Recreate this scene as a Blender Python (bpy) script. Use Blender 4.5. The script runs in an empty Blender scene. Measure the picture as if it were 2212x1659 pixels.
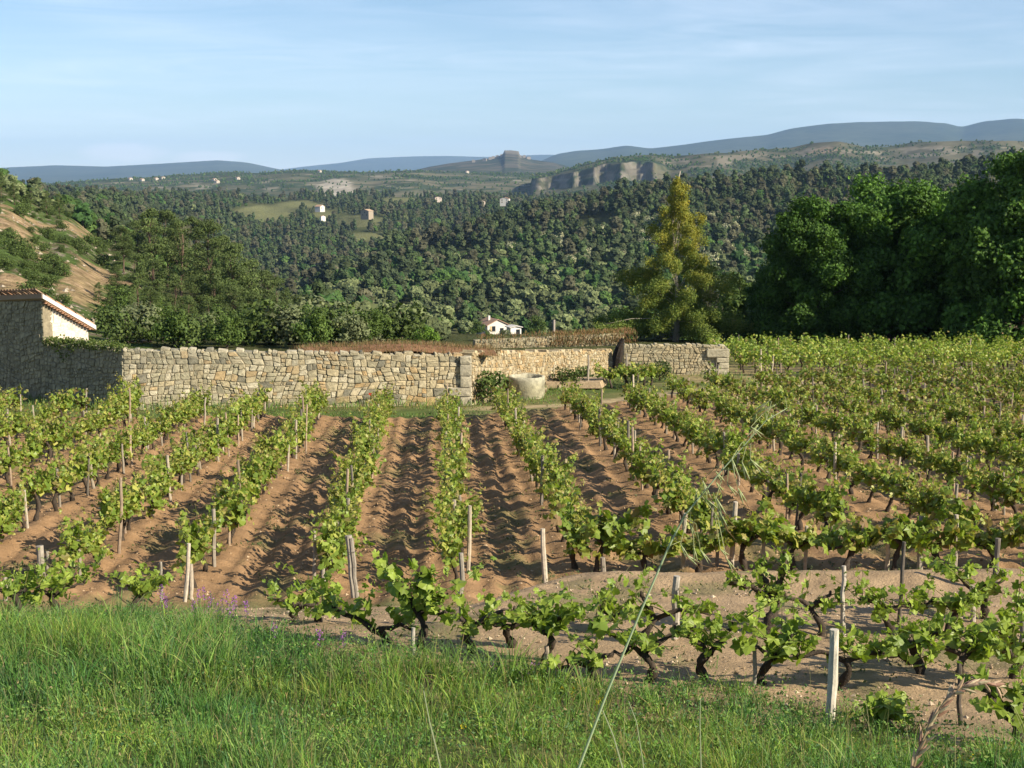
import bpy, math, random
import numpy as np

# ------------------------------------------------------------------ camera, sky, sun, exposure
scene = bpy.context.scene
C = scene.collection
F = 3072.0                      # focal length in units of a 2212 px wide frame
TH = math.atan(429.5 / F)       # camera pitch below the horizon
cam_d = bpy.data.cameras.new('camera'); cam = bpy.data.objects.new('camera', cam_d); C.objects.link(cam)
cam_d.sensor_width = 36; cam_d.lens = 36 * F / 2212; cam_d.clip_start = 0.05; cam_d.clip_end = 60000
cam.location = (0, 0, 0); cam.rotation_euler = (math.pi / 2 - TH, 0, 0)
scene.camera = cam

SUN_AZ = math.radians(118)      # clockwise from +Y (view direction): from the right, a little behind the camera
SUN_EL = math.radians(30)
sdir = np.array([math.sin(SUN_AZ) * math.cos(SUN_EL), math.cos(SUN_AZ) * math.cos(SUN_EL), math.sin(SUN_EL)])
sun_d = bpy.data.lights.new('sun', 'SUN'); sun = bpy.data.objects.new('sun', sun_d); C.objects.link(sun)
sun_d.energy = 5.0; sun_d.angle = math.radians(0.53); sun_d.color = (1.0, 0.89, 0.70)
sun.rotation_euler = (math.pi / 2 - SUN_EL, 0, math.pi - SUN_AZ)

world = bpy.data.worlds.new('World'); scene.world = world; world.use_nodes = True
wn = world.node_tree.nodes; wl = world.node_tree.links; wn.clear()
w_out = wn.new('ShaderNodeOutputWorld'); w_bg = wn.new('ShaderNodeBackground')
w_sky = wn.new('ShaderNodeTexSky'); w_sky.sky_type = 'NISHITA'; w_sky.sun_disc = False
w_sky.sun_elevation = SUN_EL; w_sky.sun_rotation = SUN_AZ; w_sky.altitude = 600
w_sky.air_density = 1.0; w_sky.dust_density = 0.0; w_sky.ozone_density = 3.5
w_bg.inputs['Strength'].default_value = 0.066
# thin cirrus: streaked noise over the sky directions
w_tc = wn.new('ShaderNodeTexCoord')
def w_noise(scale, rot, det, ro, dist):
    m = wn.new('ShaderNodeMapping'); m.vector_type = 'POINT'
    m.inputs['Rotation'].default_value = rot; m.inputs['Scale'].default_value = scale
    n = wn.new('ShaderNodeTexNoise'); n.inputs['Scale'].default_value = 1.0
    n.inputs['Detail'].default_value = det; n.inputs['Roughness'].default_value = ro; n.inputs['Distortion'].default_value = dist
    wl.new(w_tc.outputs['Generated'], m.inputs['Vector']); wl.new(m.outputs['Vector'], n.inputs['Vector'])
    return n
n1 = w_noise((2.2, 2.2, 20.0), (0, math.radians(9), 0), 4, 0.5, 0.9)
n2 = w_noise((6.0, 6.0, 60.0), (0, math.radians(9), 0), 5, 0.55, 1.4)
def w_math(op, a, b):
    m = wn.new('ShaderNodeMath'); m.operation = op; m.use_clamp = (op == 'MULTIPLY')
    for i, q in enumerate((a, b)):
        if isinstance(q, (int, float)): m.inputs[i].default_value = q
        else: wl.new(q, m.inputs[i])
    return m.outputs[0]
r1 = wn.new('ShaderNodeMapRange'); r1.inputs[1].default_value = 0.33; r1.inputs[2].default_value = 0.66
wl.new(n1.outputs['Fac'], r1.inputs[0])
r2 = wn.new('ShaderNodeMapRange'); r2.inputs[1].default_value = 0.25; r2.inputs[2].default_value = 0.8
wl.new(n2.outputs['Fac'], r2.inputs[0])
cl = w_math('MULTIPLY', r1.outputs[0], r2.outputs[0])
cl = w_math('MULTIPLY', cl, 0.42)
w_sep = wn.new('ShaderNodeSeparateXYZ'); wl.new(w_tc.outputs['Generated'], w_sep.inputs[0])
rx = w_math('DIVIDE', w_sep.outputs[0], w_sep.outputs[1]); rz = w_math('DIVIDE', w_sep.outputs[2], w_sep.outputs[1])
def w_blob(cx, cz, ax, az):
    a = w_math('DIVIDE', w_math('SUBTRACT', rx, cx), ax); b = w_math('DIVIDE', w_math('SUBTRACT', rz, cz), az)
    q = wn.new('ShaderNodeMath'); q.operation = 'POWER'; a2 = wn.new('ShaderNodeMath'); a2.operation = 'ABSOLUTE'; wl.new(a, a2.inputs[0]); wl.new(a2.outputs[0], q.inputs[0]); q.inputs[1].default_value = 2
    q2 = wn.new('ShaderNodeMath'); q2.operation = 'POWER'; b2 = wn.new('ShaderNodeMath'); b2.operation = 'ABSOLUTE'; wl.new(b, b2.inputs[0]); wl.new(b2.outputs[0], q2.inputs[0]); q2.inputs[1].default_value = 2
    return w_math('ADD', q.outputs[0], q2.outputs[0])
n3 = w_noise((60, 60, 150), (0, 0, 0), 4, 0.55, 0.3)
dd = w_math('MINIMUM', w_blob(-.27, .0225, .036, .0075), w_blob(-.21, .0195, .03, .005))
dd = w_math('ADD', dd, w_math('SUBTRACT', n3.outputs['Fac'], .5))
r3 = wn.new('ShaderNodeMapRange'); r3.inputs[1].default_value = 1.0; r3.inputs[2].default_value = 0.2; wl.new(dd, r3.inputs[0])
w_yp = wn.new('ShaderNodeMath'); w_yp.operation = 'GREATER_THAN'; wl.new(w_sep.outputs[1], w_yp.inputs[0]); w_yp.inputs[1].default_value = 0.2
cu = w_math('MULTIPLY', w_math('MULTIPLY', r3.outputs[0], w_yp.outputs[0]), 0.24)
w_mix2 = wn.new('ShaderNodeMixRGB'); w_mix2.inputs['Color2'].default_value = (14.5, 12.6, 12.2, 1); wl.new(cu, w_mix2.inputs['Fac'])
w_mix = wn.new('ShaderNodeMixRGB'); w_mix.inputs['Color2'].default_value = (10.2, 10.6, 11.6, 1)
wl.new(cl, w_mix.inputs['Fac']); wl.new(w_sky.outputs['Color'], w_mix.inputs['Color1'])
wl.new(w_mix.outputs['Color'], w_mix2.inputs['Color1']); wl.new(w_mix2.outputs['Color'], w_bg.inputs['Color']); wl.new(w_bg.outputs['Background'], w_out.inputs['Surface'])

scene.view_settings.view_transform = 'Standard'; scene.view_settings.look = 'None'
scene.view_settings.exposure = 1.0; scene.view_settings.gamma = 1.0
scene.view_settings.use_curve_mapping = False
cy = scene.cycles
cy.max_bounces = 6; cy.diffuse_bounces = 3; cy.glossy_bounces = 2; cy.transmission_bounces = 4
cy.transparent_max_bounces = 8; cy.volume_bounces = 1; cy.use_denoising = True
cy.caustics_reflective = False; cy.caustics_refractive = False
HAZE_DENSITY = 4.0e-5

rng = np.random.default_rng(7)
random.seed(7)

# ------------------------------------------------------------------ helpers
def tanel(v):
    return np.tan(-TH + np.arctan((829.5 - np.asarray(v, float)) / F))
def P(u, v, y):
    """world point seen at frame position (u, v) at forward distance y"""
    fy = math.cos(TH) + (829.5 - v) / F * math.sin(TH)
    t = y / fy
    return np.array([(u - 1106) / F * t, y, tanel(v) * y])
def px(x, y, z):
    dep = y * math.cos(TH) - z * math.sin(TH)
    upc = y * math.sin(TH) + z * math.cos(TH)
    return 1106 + F * x / dep, 829.5 - F * upc / dep
def sstep(a, b, x):
    t = np.clip((np.asarray(x, float) - a) / (b - a), 0, 1); return t * t * (3 - 2 * t)
def lerp(a, b, t): return a + (b - a) * t
_perm = np.random.default_rng(3).random((256, 256))
def vnoise(x, y):
    x = np.asarray(x, float); y = np.asarray(y, float)
    xi = np.floor(x).astype(int); yi = np.floor(y).astype(int)
    fx = x - xi; fy = y - yi; fx = fx * fx * (3 - 2 * fx); fy = fy * fy * (3 - 2 * fy)
    a = _perm[xi & 255, yi & 255]; b = _perm[(xi + 1) & 255, yi & 255]
    c = _perm[xi & 255, (yi + 1) & 255]; d = _perm[(xi + 1) & 255, (yi + 1) & 255]
    return (a + (b - a) * fx) * (1 - fy) + (c + (d - c) * fx) * fy
def fbm(x, y, o=4, g=0.5):
    s = 0; a = 1; n = 0
    for i in range(o):
        s = s + a * vnoise(x * 2 ** i + 17.3 * i, y * 2 ** i + 5.1 * i); n += a; a *= g
    return s / n
def nrm(a):
    return a / np.maximum(np.linalg.norm(a, axis=-1, keepdims=True), 1e-9)

def mesh(name, V, Fs, mat=None, col=None, smooth=False):
    V = np.asarray(V, np.float32).reshape(-1, 3)
    if not isinstance(Fs, (list, tuple)): Fs = [Fs]
    Fs = [np.asarray(f, np.int32) for f in Fs if len(f)]
    me = bpy.data.meshes.new(name)
    me.vertices.add(len(V)); me.vertices.foreach_set('co', V.ravel())
    tot = np.concatenate([np.full(len(f), f.shape[1], np.int32) for f in Fs])
    idx = np.concatenate([f.ravel() for f in Fs])
    me.loops.add(len(idx)); me.loops.foreach_set('vertex_index', idx)
    me.polygons.add(len(tot))
    st = np.zeros(len(tot), np.int32); st[1:] = np.cumsum(tot)[:-1]
    me.polygons.foreach_set('loop_start', st)
    me.polygons.foreach_set('use_smooth', np.full(len(tot), bool(smooth)))
    if col is not None:
        at = me.color_attributes.new('Col', 'FLOAT_COLOR', 'POINT')
        c = np.ones((len(V), 4), np.float32); c[:, :3] = col
        at.data.foreach_set('color', c.ravel())
    if mat: me.materials.append(mat)
    me.update(calc_edges=True)
    return me
def link(name, me, parent=None, loc=None, rotz=None):
    o = bpy.data.objects.new(name, me); C.objects.link(o)
    if parent is not None: o.parent = parent
    if loc is not None: o.location = tuple(float(q) for q in loc)
    if rotz is not None: o.rotation_euler = (0, 0, rotz)
    return o
def tag(o, label=None, cat=None, group=None, kind=None):
    if label: o['label'] = label
    if cat: o['category'] = cat
    if group: o['group'] = group
    if kind: o['kind'] = kind
    return o
def empty(name, loc, rotz=0, scale=1.0):
    o = bpy.data.objects.new(name, None); C.objects.link(o)
    o.location = tuple(float(q) for q in loc); o.rotation_euler = (0, 0, rotz); o.scale = (scale,) * 3
    o.empty_display_size = 0.2
    return o
class MB:
    """collects vertices, faces and point colours for one mesh"""
    def __init__(s): s.V = []; s.T = []; s.Q = []; s.K = []; s.n = 0
    def add(s, V, T=None, Q=None, col=(0.5, 0.5, 0.5)):
        V = np.asarray(V, float).reshape(-1, 3)
        if T is not None and len(T): s.T.append(np.asarray(T) + s.n)
        if Q is not None and len(Q): s.Q.append(np.asarray(Q) + s.n)
        c = np.asarray(col, float)
        s.K.append(np.broadcast_to(c, V.shape) if c.ndim == 1 else c)
        s.V.append(V); s.n += len(V)
    def mesh(s, name, mat, smooth=False):
        Fs = []
        if s.T: Fs.append(np.concatenate(s.T))
        if s.Q: Fs.append(np.concatenate(s.Q))
        return mesh(name, np.concatenate(s.V), Fs, mat, np.concatenate(s.K), smooth)
    def box(s, c, size, rotz=0, col=(0.5, 0.5, 0.5)):
        v = np.array([[x, y, z] for x in (-.5, .5) for y in (-.5, .5) for z in (-.5, .5)]) * size
        ca, sa = math.cos(rotz), math.sin(rotz)
        v = np.stack([v[:, 0] * ca - v[:, 1] * sa, v[:, 0] * sa + v[:, 1] * ca, v[:, 2]], 1) + c
        s.add(v, Q=[[0, 1, 3, 2], [4, 6, 7, 5], [0, 4, 5, 1], [2, 3, 7, 6], [0, 2, 6, 4], [1, 5, 7, 3]], col=col)
    def tube(s, path, rad, sides=6, col=(0.5, 0.5, 0.5), gnarl=0.0, rg=None):
        p = np.asarray(path, float); n = len(p)
        rad = np.broadcast_to(np.asarray(rad, float), (n,))
        t = nrm(np.gradient(p, axis=0)); ref = np.array([0.31, 0.17, 0.93]) if abs(t[0, 2]) < 0.9 else np.array([1, 0.1, 0])
        a = nrm(np.cross(t, ref)); b = np.cross(t, a)
        ang = np.arange(sides) / sides * 2 * math.pi
        r = rad[:, None] * np.ones(sides)
        if gnarl: r = r * (1 + gnarl * ((rg or rng).random((n, sides)) - 0.5) * 2)
        v = p[:, None] + (a[:, None] * np.cos(ang)[None, :, None] + b[:, None] * np.sin(ang)[None, :, None]) * r[..., None]
        i = np.arange(n - 1)[:, None] * sides; j = np.arange(sides); k = (j + 1) % sides
        q = np.stack([i + j, i + k, i + sides + k, i + sides + j], -1).reshape(-1, 4)
        v = np.concatenate([v.reshape(-1, 3), p[:1], p[-1:]])
        tr = np.concatenate([np.stack([np.full(sides, n * sides), k, j], 1),
                             np.stack([np.full(sides, n * sides + 1), (n - 1) * sides + j, (n - 1) * sides + k], 1)])
        s.add(v, T=tr, Q=q, col=col)
def rand_unit(n, rg):
    a = rg.normal(size=(n, 3)); return nrm(a)
def leaf_quads(mb, cen, nor, size, col, rg, aspect=0.8, bend=0.15):
    """one bent diamond for every centre; normals nor, edge size, colour per leaf"""
    n = len(cen); size = np.broadcast_to(size, (n,))[:, None]
    a = nrm(np.cross(nor, rand_unit(n, rg))); b = np.cross(nor, a)
    v = np.stack([cen - a * size * .5, cen + b * size * .5 * aspect - nor * size * bend,
                  cen + a * size * .5, cen - b * size * .5 * aspect - nor * size * bend], 1)
    q = np.arange(n * 4).reshape(n, 4)
    mb.add(v.reshape(-1, 3), Q=q, col=np.repeat(np.broadcast_to(col, (n, 3)), 4, 0))

# ------------------------------------------------------------------ materials
def mat_new(name):
    m = bpy.data.materials.new(name); m.use_nodes = True
    nt = m.node_tree; b = nt.nodes['Principled BSDF']
    return m, nt.nodes, nt.links, b
def mat_attr(name, rough=0.9, spec=0.2, nscale=8.0, namp=0.25, bump=0.0, bscale=20.0, obj_var=0.0, coords='Object', bdist=0.02):
    """base colour from the point colours, with a fine grain and relief on top"""
    m, N, L, b = mat_new(name)
    at = N.new('ShaderNodeVertexColor'); at.layer_name = 'Col'
    tc = N.new('ShaderNodeTexCoord')
    no = N.new('ShaderNodeTexNoise'); no.inputs['Scale'].default_value = nscale; no.inputs['Detail'].default_value = 5; no.inputs['Roughness'].default_value = 0.6
    L.new(tc.outputs[coords], no.inputs['Vector'])
    mr = N.new('ShaderNodeMapRange'); mr.inputs[1].default_value = .25; mr.inputs[2].default_value = .75
    mr.inputs[3].default_value = 1 - namp; mr.inputs[4].default_value = 1 + namp
    L.new(no.outputs['Fac'], mr.inputs[0])
    mu = N.new('ShaderNodeVectorMath'); mu.operation = 'SCALE'
    L.new(at.outputs['Color'], mu.inputs[0]); L.new(mr.outputs[0], mu.inputs['Scale'])
    last = mu.outputs[0]
    if obj_var:
        oi = N.new('ShaderNodeObjectInfo'); mr2 = N.new('ShaderNodeMapRange')
        mr2.inputs[3].default_value = 1 - obj_var; mr2.inputs[4].default_value = 1 + obj_var
        L.new(oi.outputs['Random'], mr2.inputs[0])
        mu2 = N.new('ShaderNodeVectorMath'); mu2.operation = 'SCALE'
        L.new(last, mu2.inputs[0]); L.new(mr2.outputs[0], mu2.inputs['Scale']); last = mu2.outputs[0]
    L.new(last, b.inputs['Base Color'])
    b.inputs['Roughness'].default_value = rough; b.inputs['Specular IOR Level'].default_value = spec
    if bump:
        n2 = N.new('ShaderNodeTexNoise'); n2.inputs['Scale'].default_value = bscale; n2.inputs['Detail'].default_value = 6; n2.inputs['Roughness'].default_value = .65
        L.new(tc.outputs[coords], n2.inputs['Vector'])
        bp = N.new('ShaderNodeBump'); bp.inputs['Strength'].default_value = bump; bp.inputs['Distance'].default_value = bdist
        L.new(n2.outputs['Fac'], bp.inputs['Height']); L.new(bp.outputs['Normal'], b.inputs['Normal'])
    return m
def mat_leaf(name, trans=0.3, rough=0.5, spec=0.25, obj_var=0.0, warm=(1.15, 1.25, 0.5)):
    m, N, L, b = mat_new(name)
    at = N.new('ShaderNodeVertexColor'); at.layer_name = 'Col'; last = at.outputs['Color']
    if obj_var:
        oi = N.new('ShaderNodeObjectInfo'); mr2 = N.new('ShaderNodeMapRange')
        mr2.inputs[3].default_value = 1 - obj_var; mr2.inputs[4].default_value = 1 + obj_var
        L.new(oi.outputs['Random'], mr2.inputs[0])
        mu2 = N.new('ShaderNodeVectorMath'); mu2.operation = 'SCALE'
        L.new(last, mu2.inputs[0]); L.new(mr2.outputs[0], mu2.inputs['Scale']); last = mu2.outputs[0]
    L.new(last, b.inputs['Base Color']); b.inputs['Roughness'].default_value = rough; b.inputs['Specular IOR Level'].default_value = spec
    tr = N.new('ShaderNodeBsdfTranslucent'); mu = N.new('ShaderNodeVectorMath'); mu.operation = 'MULTIPLY'
    mu.inputs[1].default_value = warm; L.new(last, mu.inputs[0]); L.new(mu.outputs[0], tr.inputs['Color'])
    mx = N.new('ShaderNodeMixShader'); mx.inputs[0].default_value = trans
    L.new(b.outputs[0], mx.inputs[1]); L.new(tr.outputs[0], mx.inputs[2])
    L.new(mx.outputs[0], N['Material Output'].inputs['Surface'])
    return m
M_SOIL = mat_attr('soil', 0.95, 0.1, 5.0, 0.22, 0.9, 26.0, bdist=0.03)
M_GROUND = mat_attr('ground', 0.95, 0.1, 1.6, 0.28, 0.6, 9.0, bdist=0.05)
M_LAND = mat_attr('land', 1.0, 0.0, 0.8, 0.5, 1.0, 0.9, bdist=1.0)
M_HILL = mat_attr('hill', 1.0, 0.0, 0.012, 0.35, 0.0)
M_STONE = mat_attr('stone', 0.9, 0.15, 7.0, 0.33, 0.7, 14.0, bdist=0.03)
M_WOOD = mat_attr('weathered_wood', 0.85, 0.15, 14.0, 0.3, 0.5, 40.0, obj_var=0.25, bdist=0.01)
M_BARK = mat_attr('bark', 0.95, 0.1, 18.0, 0.4, 1.0, 45.0, obj_var=0.15, bdist=0.02)
M_PLASTER = mat_attr('plaster', 0.9, 0.15, 3.0, 0.10, 0.2, 30.0)
M_TILE = mat_attr('roof_tile', 0.85, 0.15, 6.0, 0.25, 0.3, 20.0)
M_VINE = mat_leaf('vine_leaf', 0.36, 0.45, 0.3, 0.10)
M_GRASS = mat_leaf('grass_blade', 0.28, 0.55, 0.2)
M_TREE = mat_leaf('tree_leaf', 0.22, 0.6, 0.15, 0.18)
M_FAR = mat_leaf('far_foliage', 0.10, 0.8, 0.05, 0.30)
M_PETAL = mat_leaf('petal', 0.25, 0.6, 0.1, 0, (1, 1, 1))
def mat_plain(name, col, rough=0.8, spec=0.2):
    m, N, L, b = mat_new(name); b.inputs['Base Color'].default_value = (*col, 1)
    b.inputs['Roughness'].default_value = rough; b.inputs['Specular IOR Level'].default_value = spec
    return m
M_GLASS = mat_plain('window_glass', (0.02, 0.025, 0.03), 0.1, 0.5)

# ------------------------------------------------------------------ shape of the land
H0, SL = 4.88, 0.0596
TY = np.array([-8, 0, 3, 5, 7, 9.5, 11, 12.3, 14.5, 17, 19, 25, 40.])
TZ = -np.array([1.5, 1.6, 2.35, 2.95, 3.45, 4.04, 4.30, 4.457, 4.62, 4.74, 4.86, 5.3, 6.2])
def z_near(x, y):
    x = np.asarray(x, float); y = np.asarray(y, float)
    fld = -(H0 + SL * y)
    ter = np.interp(y, TY, TZ) - 0.02 * np.clip(x - 3, 0, 20) * sstep(5, 9, y) * 0
    k = sstep(-1.6, 1.0, x)
    y0 = lerp(13.2, 16.9, k); y1 = lerp(21.5, 19.0, k)
    return lerp(ter, fld, sstep(0, 1, (y - y0) / (y1 - y0))) + 0.05 * (fbm(x * .35, y * .35, 3) - .5)
VU = np.array([-700, 0, 125, 250, 400, 600, 750, 900, 1106, 1400, 1700, 2000, 2300, 3000.])
VY = np.log(np.array([100, 130, 160, 200, 250, 300, 400, 500, 600, 750, 900, 1050, 1200, 1500, 1800, 2300, 2700.]))
VT = np.array([
 [660, 590, 520, 440, 370, 345, 380, 430, 450, 450, 445, 440, 438, 432, 428, 425, 432],
 [700, 625, 555, 475, 412, 402, 430, 455, 470, 465, 455, 450, 445, 436, 430, 424, 432],
 [715, 660, 605, 530, 475, 455, 470, 490, 490, 480, 468, 458, 450, 438, 430, 424, 432],
 [730, 700, 655, 590, 545, 525, 530, 535, 525, 505, 485, 468, 455, 440, 432, 424, 432],
 [736, 735, 705, 650, 605, 595, 612, 628, 622, 600, 570, 540, 512, 465, 436, 424, 432],
 [736, 765, 765, 755, 735, 715, 700, 692, 688, 678, 655, 615, 575, 502, 456, 427, 432],
 [736, 770, 770, 760, 745, 730, 712, 690, 645, 602, 622, 612, 578, 502, 458, 428, 432],
 [736, 770, 772, 762, 748, 735, 718, 695, 642, 575, 548, 575, 562, 506, 462, 430, 432],
 [734, 770, 772, 762, 748, 738, 722, 700, 655, 572, 512, 498, 530, 492, 450, 432, 434],
 [734, 770, 772, 762, 750, 740, 724, 700, 645, 550, 475, 440, 438, 440, 436, 432, 434],
 [734, 770, 772, 765, 752, 742, 725, 700, 635, 535, 455, 415, 412, 425, 430, 432, 434],
 [734, 770, 772, 765, 752, 742, 725, 700, 630, 520, 435, 395, 392, 410, 420, 430, 434],
 [734, 770, 772, 765, 752, 742, 725, 700, 625, 505, 415, 372, 372, 395, 412, 428, 434],
 [734, 770, 772, 765, 752, 742, 725, 700, 625, 500, 410, 368, 370, 395, 412, 428, 434]], float)
def z_valley(x, y):
    x = np.asarray(x, float); y = np.asarray(y, float)
    u = 1106 + F * x / np.maximum(y, 1)
    a = np.clip(np.interp(u, VU, np.arange(len(VU))), 0, len(VU) - 1.001)
    b = np.clip(np.interp(np.log(np.maximum(y, 1)), VY, np.arange(len(VY))), 0, len(VY) - 1.001)
    ai = a.astype(int); bi = b.astype(int); fa = a - ai; fb = b - bi; fa = fa * fa * (3 - 2 * fa)
    v = (VT[ai, bi] * (1 - fa) + VT[ai + 1, bi] * fa) * (1 - fb) + (VT[ai, bi + 1] * (1 - fa) + VT[ai + 1, bi + 1] * fa) * fb
    return y * tanel(v) + (fbm(x / 5, y / 5 + 9, 3) - .5) * .8 * sstep(88, 110, y) * (1 - sstep(300, 400, y)) + (fbm(x / 75 + 40, y / 110 + 40, 3) - .5) * np.clip(y - 250, 0, 500) * 0.045
def zg(x, y):
    w = sstep(74, 100, y)
    return lerp(z_near(x, np.minimum(y, 110)), z_valley(x, np.maximum(y, 60)), w)
def G(u, v, y0=4.0, y1=2600.0):
    """first ground point on the view ray through (u, v)"""
    ys = np.exp(np.linspace(math.log(y0), math.log(y1), 2500))
    fy = math.cos(TH) + (829.5 - v) / F * math.sin(TH)
    xs = (u - 1106) / F * ys / fy; d = tanel(v) * ys - zg(xs, ys)
    k = np.argmax(d < 0)
    if d[k] >= 0: k = len(ys) - 1
    t = d[k - 1] / (d[k - 1] - d[k] + 1e-12) if k > 0 else 0
    y = lerp(ys[k - 1], ys[k], np.clip(t, 0, 1)); x = (u - 1106) / F * y / fy
    return np.array([x, y, float(zg(x, y))])
def grass_edge(x):
    return 10.75 + np.interp(x, [-8, -4, -2.4, -1.8, -.9, .4, 1.2, 2.5, 2.95, 3.6, 6], [7, 5.0, 3.7, 3.0, 2.3, 1.75, 1.4, 1.15, .3, -.6, -1.6])
def seg_d(x, y, pts):
    """distance of points to a polyline"""
    best = np.full(np.shape(x), 1e9)
    for (ax, ay), (bx, by) in zip(pts[:-1], pts[1:]):
        dx, dy = bx - ax, by - ay
        t = np.clip(((x - ax) * dx + (y - ay) * dy) / (dx * dx + dy * dy + 1e-9), 0, 1)
        best = np.minimum(best, np.hypot(x - ax - t * dx, y - ay - t * dy))
    return best
def grid_faces(ny, nx):
    i = np.arange(ny - 1)[:, None] * nx; j = np.arange(nx - 1)[None]
    return np.stack([i + j, i + j + 1, i + nx + j + 1, i + nx + j], -1).reshape(-1, 4)

# vineyard rows: lateral offset = s * H0 from the line through the camera along the rows
ROWS = [-3.22, -2.8, -2.38, -1.96, -1.55, -1.15, -0.755, -0.34, 0.08, 0.47, 0.95, 1.40, 1.85, 2.28, 2.71, 3.13, 3.56, 3.98, 4.41, 4.83, 5.26, 5.68]
RDX = (936 - 1106) / F
def row_x(s, y): return RDX * y + s * H0
def row_end(s):       # far end of a row (forward distance)
    return float(np.interp(s, [-3.3, -1.2, 0.1, 0.5, 1.0, 1.4, 1.85, 2.3, 2.8, 3.3, 4.5, 6], [46.5, 46.3, 46.5, 48, 49.5, 51.5, 54, 56.5, 58.5, 60, 62, 63]))
def row_start(s):
    return float(np.interp(s, [-3.3, -1.6, -1.15, -.755, -.34, .08, .47, .95, 1.4, 6], [22.5, 22, 21.2, 20.6, 20.8, 21.0, 22.0, 23.8, 24.2, 24.2]))

# wall corner positions (plan)
W0, W1, W2, W3, W4, WB = (G(*q, 40, 90)[:2] for q in ((270, 880), (1003, 870), (1322, 806), (1347, 809), (1568, 809), (101, 864)))
wdir = nrm(WB - W0); WL = WB + wdir * 6.0

# ------------------------------------------------------------------ ground sheet
c_grass = np.array([.075, .105, .028]); c_grass2 = np.array([.14, .135, .05]); c_soil = np.array([.275, .17, .09])
c_path = np.array([.37, .285, .165]); c_dry = np.array([.24, .17, .085]); c_terr = np.array([.33, .235, .142])
path_pts = [(-22, 48.2), (-8, 48.6), (-1.5, 49.4), (3.5, 52.0), (7.0, 56.5), (12, 61.5), (22, 66), (45, 70)]
def near_col(x, y):
    n = fbm(x * .8, y * .8, 4); n2 = fbm(x * .25 + 9, y * .25, 3); n3 = fbm(x * 3, y * 3, 3)
    g = c_grass[None] * (0.7 + .6 * n3[:, None]) ; g = lerp(g, c_grass2[None], sstep(.45, .7, n2)[:, None])
    col = g
    pd = seg_d(x, y, path_pts)
    tr = np.where(x > 2, np.clip(pd - .8, 0, 9), np.abs(pd - .75))
    w = (1 - sstep(.35, 1.0, tr + (n - .5) * 1.2)) * sstep(-6, 4, x + (n2 - .5) * 16) * .9
    col = lerp(col, c_path[None], w[:, None])
    k = sstep(54, 60, y) * sstep(4, 10, x)          # drier grass in the right-hand block
    col = lerp(col, lerp(c_path, c_dry, .4)[None], (k * sstep(.35, .6, n) * .7)[:, None])
    # terrace soil
    edge = grass_edge(x) + -0.5 + (n - .5) * 1.2
    t = sstep(-.25, .25, y - edge) * (1 - sstep(19.5, 20.5, y))
    col = lerp(col, c_terr[None] * (0.85 + .3 * n3[:, None]), t[:, None])
    return col
xs = np.arange(-48, 58.01, 0.34); ys = np.concatenate([np.arange(-6, 24, .22), np.arange(24, 80.2, .45)])
X, Y = np.meshgrid(xs, ys); Z = z_near(X, Y)
w = sstep(74, 100, Y); Z = lerp(Z, z_valley(X, np.maximum(Y, 60)), w)
u_in = (X > row_x(ROWS[0] - .15, Y)) & (X < row_x(6.2, Y)) & (Y > 20.4) & (Y < 64)
Z = Z - np.where((Y > 10.5) & (Y < 64.5) & (np.abs(X) < .4 * Y + 3), .09, 0) * sstep(0, .8, np.minimum(Y - 9.5, 66 - Y))
cg = near_col(X.ravel(), Y.ravel())
o = link('ground', mesh('ground', np.stack([X, Y, Z], -1), grid_faces(len(ys), len(xs)), M_GROUND, cg, True))
tag(o, kind='structure')

# ploughed soil of the lower field: fine sheet with furrows and lumps, in row coordinates
def end_interp(s): return np.interp(s, [-3.3, -1.2, 0.1, 0.5, 1.0, 1.4, 1.85, 2.3, 2.8, 3.3, 4.5, 6], [46.5, 46.3, 46.5, 48, 49.5, 51.5, 54, 56.5, 58.5, 60, 62, 63])
rs_s = np.array(ROWS)
def soil_h(x, y):
    s = (x - RDX * y) / H0
    k = np.clip(np.searchsorted(rs_s, s), 1, len(rs_s) - 1)
    a = rs_s[k - 1]; b = rs_s[k]; f = (s - a) / (b - a)           # 0..1 between two rows
    berm = .085 * (np.exp(-(f / .13) ** 2) + np.exp(-((1 - f) / .13) ** 2))
    fur = .05 * np.cos(f * 2 * np.pi * 4) * sstep(.1, .25, f) * (1 - sstep(.75, .9, f))
    lump = .13 * (fbm(x * 1.5 + 5, y * 2.9, 3) - .5) + .10 * np.abs(fbm(x * 2.2, y * 4.6 + 30, 3) - .5) + .075 * (fbm(x * 7, y * 6, 2) - .5)
    return berm + fur * (0.6 + .8 * vnoise(x * .7, y * .4)) + lump, f
us_ = np.arange(-17.2, 30.5, .085); ys_ = np.arange(18.0, 64, .135)
S, Y = np.meshgrid(us_, ys_); X = RDX * Y + S
hh, ff = soil_h(X, Y)
e = np.minimum(end_interp(S / H0) + 1.2 + (fbm(X * .6, Y * .6, 3) - .5) * 1.6 - Y, np.minimum(np.minimum(S + 17.0, 30.3 - S), (Y - 18.3) * .8))
Z = z_near(X, Y) + hh * sstep(0, 1.5, e) - .14 * (1 - sstep(-.4, 1.0, e)) + .0
n3 = fbm(X * 2.2 + 3, Y * 2.2, 4); n1 = fbm(X * .3, Y * .3 + 50, 3)
cs = c_soil[None, None] * (.72 + .56 * n3[..., None]) * lerp(.9, 1.12, n1)[..., None]
weed = sstep(.52, .64, fbm(X * 1.1 + 70, Y * 1.1, 4)) * .55 * sstep(.15, .35, ff) * (1 - sstep(.65, .85, ff))
cs = lerp(cs, np.array([.10, .115, .045]), weed[..., None])
cs = lerp(cs, np.array([.12, .13, .05]), (.8 * (1 - sstep(.2, 1.6, e)))[..., None])
cs = lerp(cs, np.array([.30, .23, .13]), (sstep(40, 60, Y) * sstep(1.7, 2.6, S / H0) * .5)[..., None])
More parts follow.
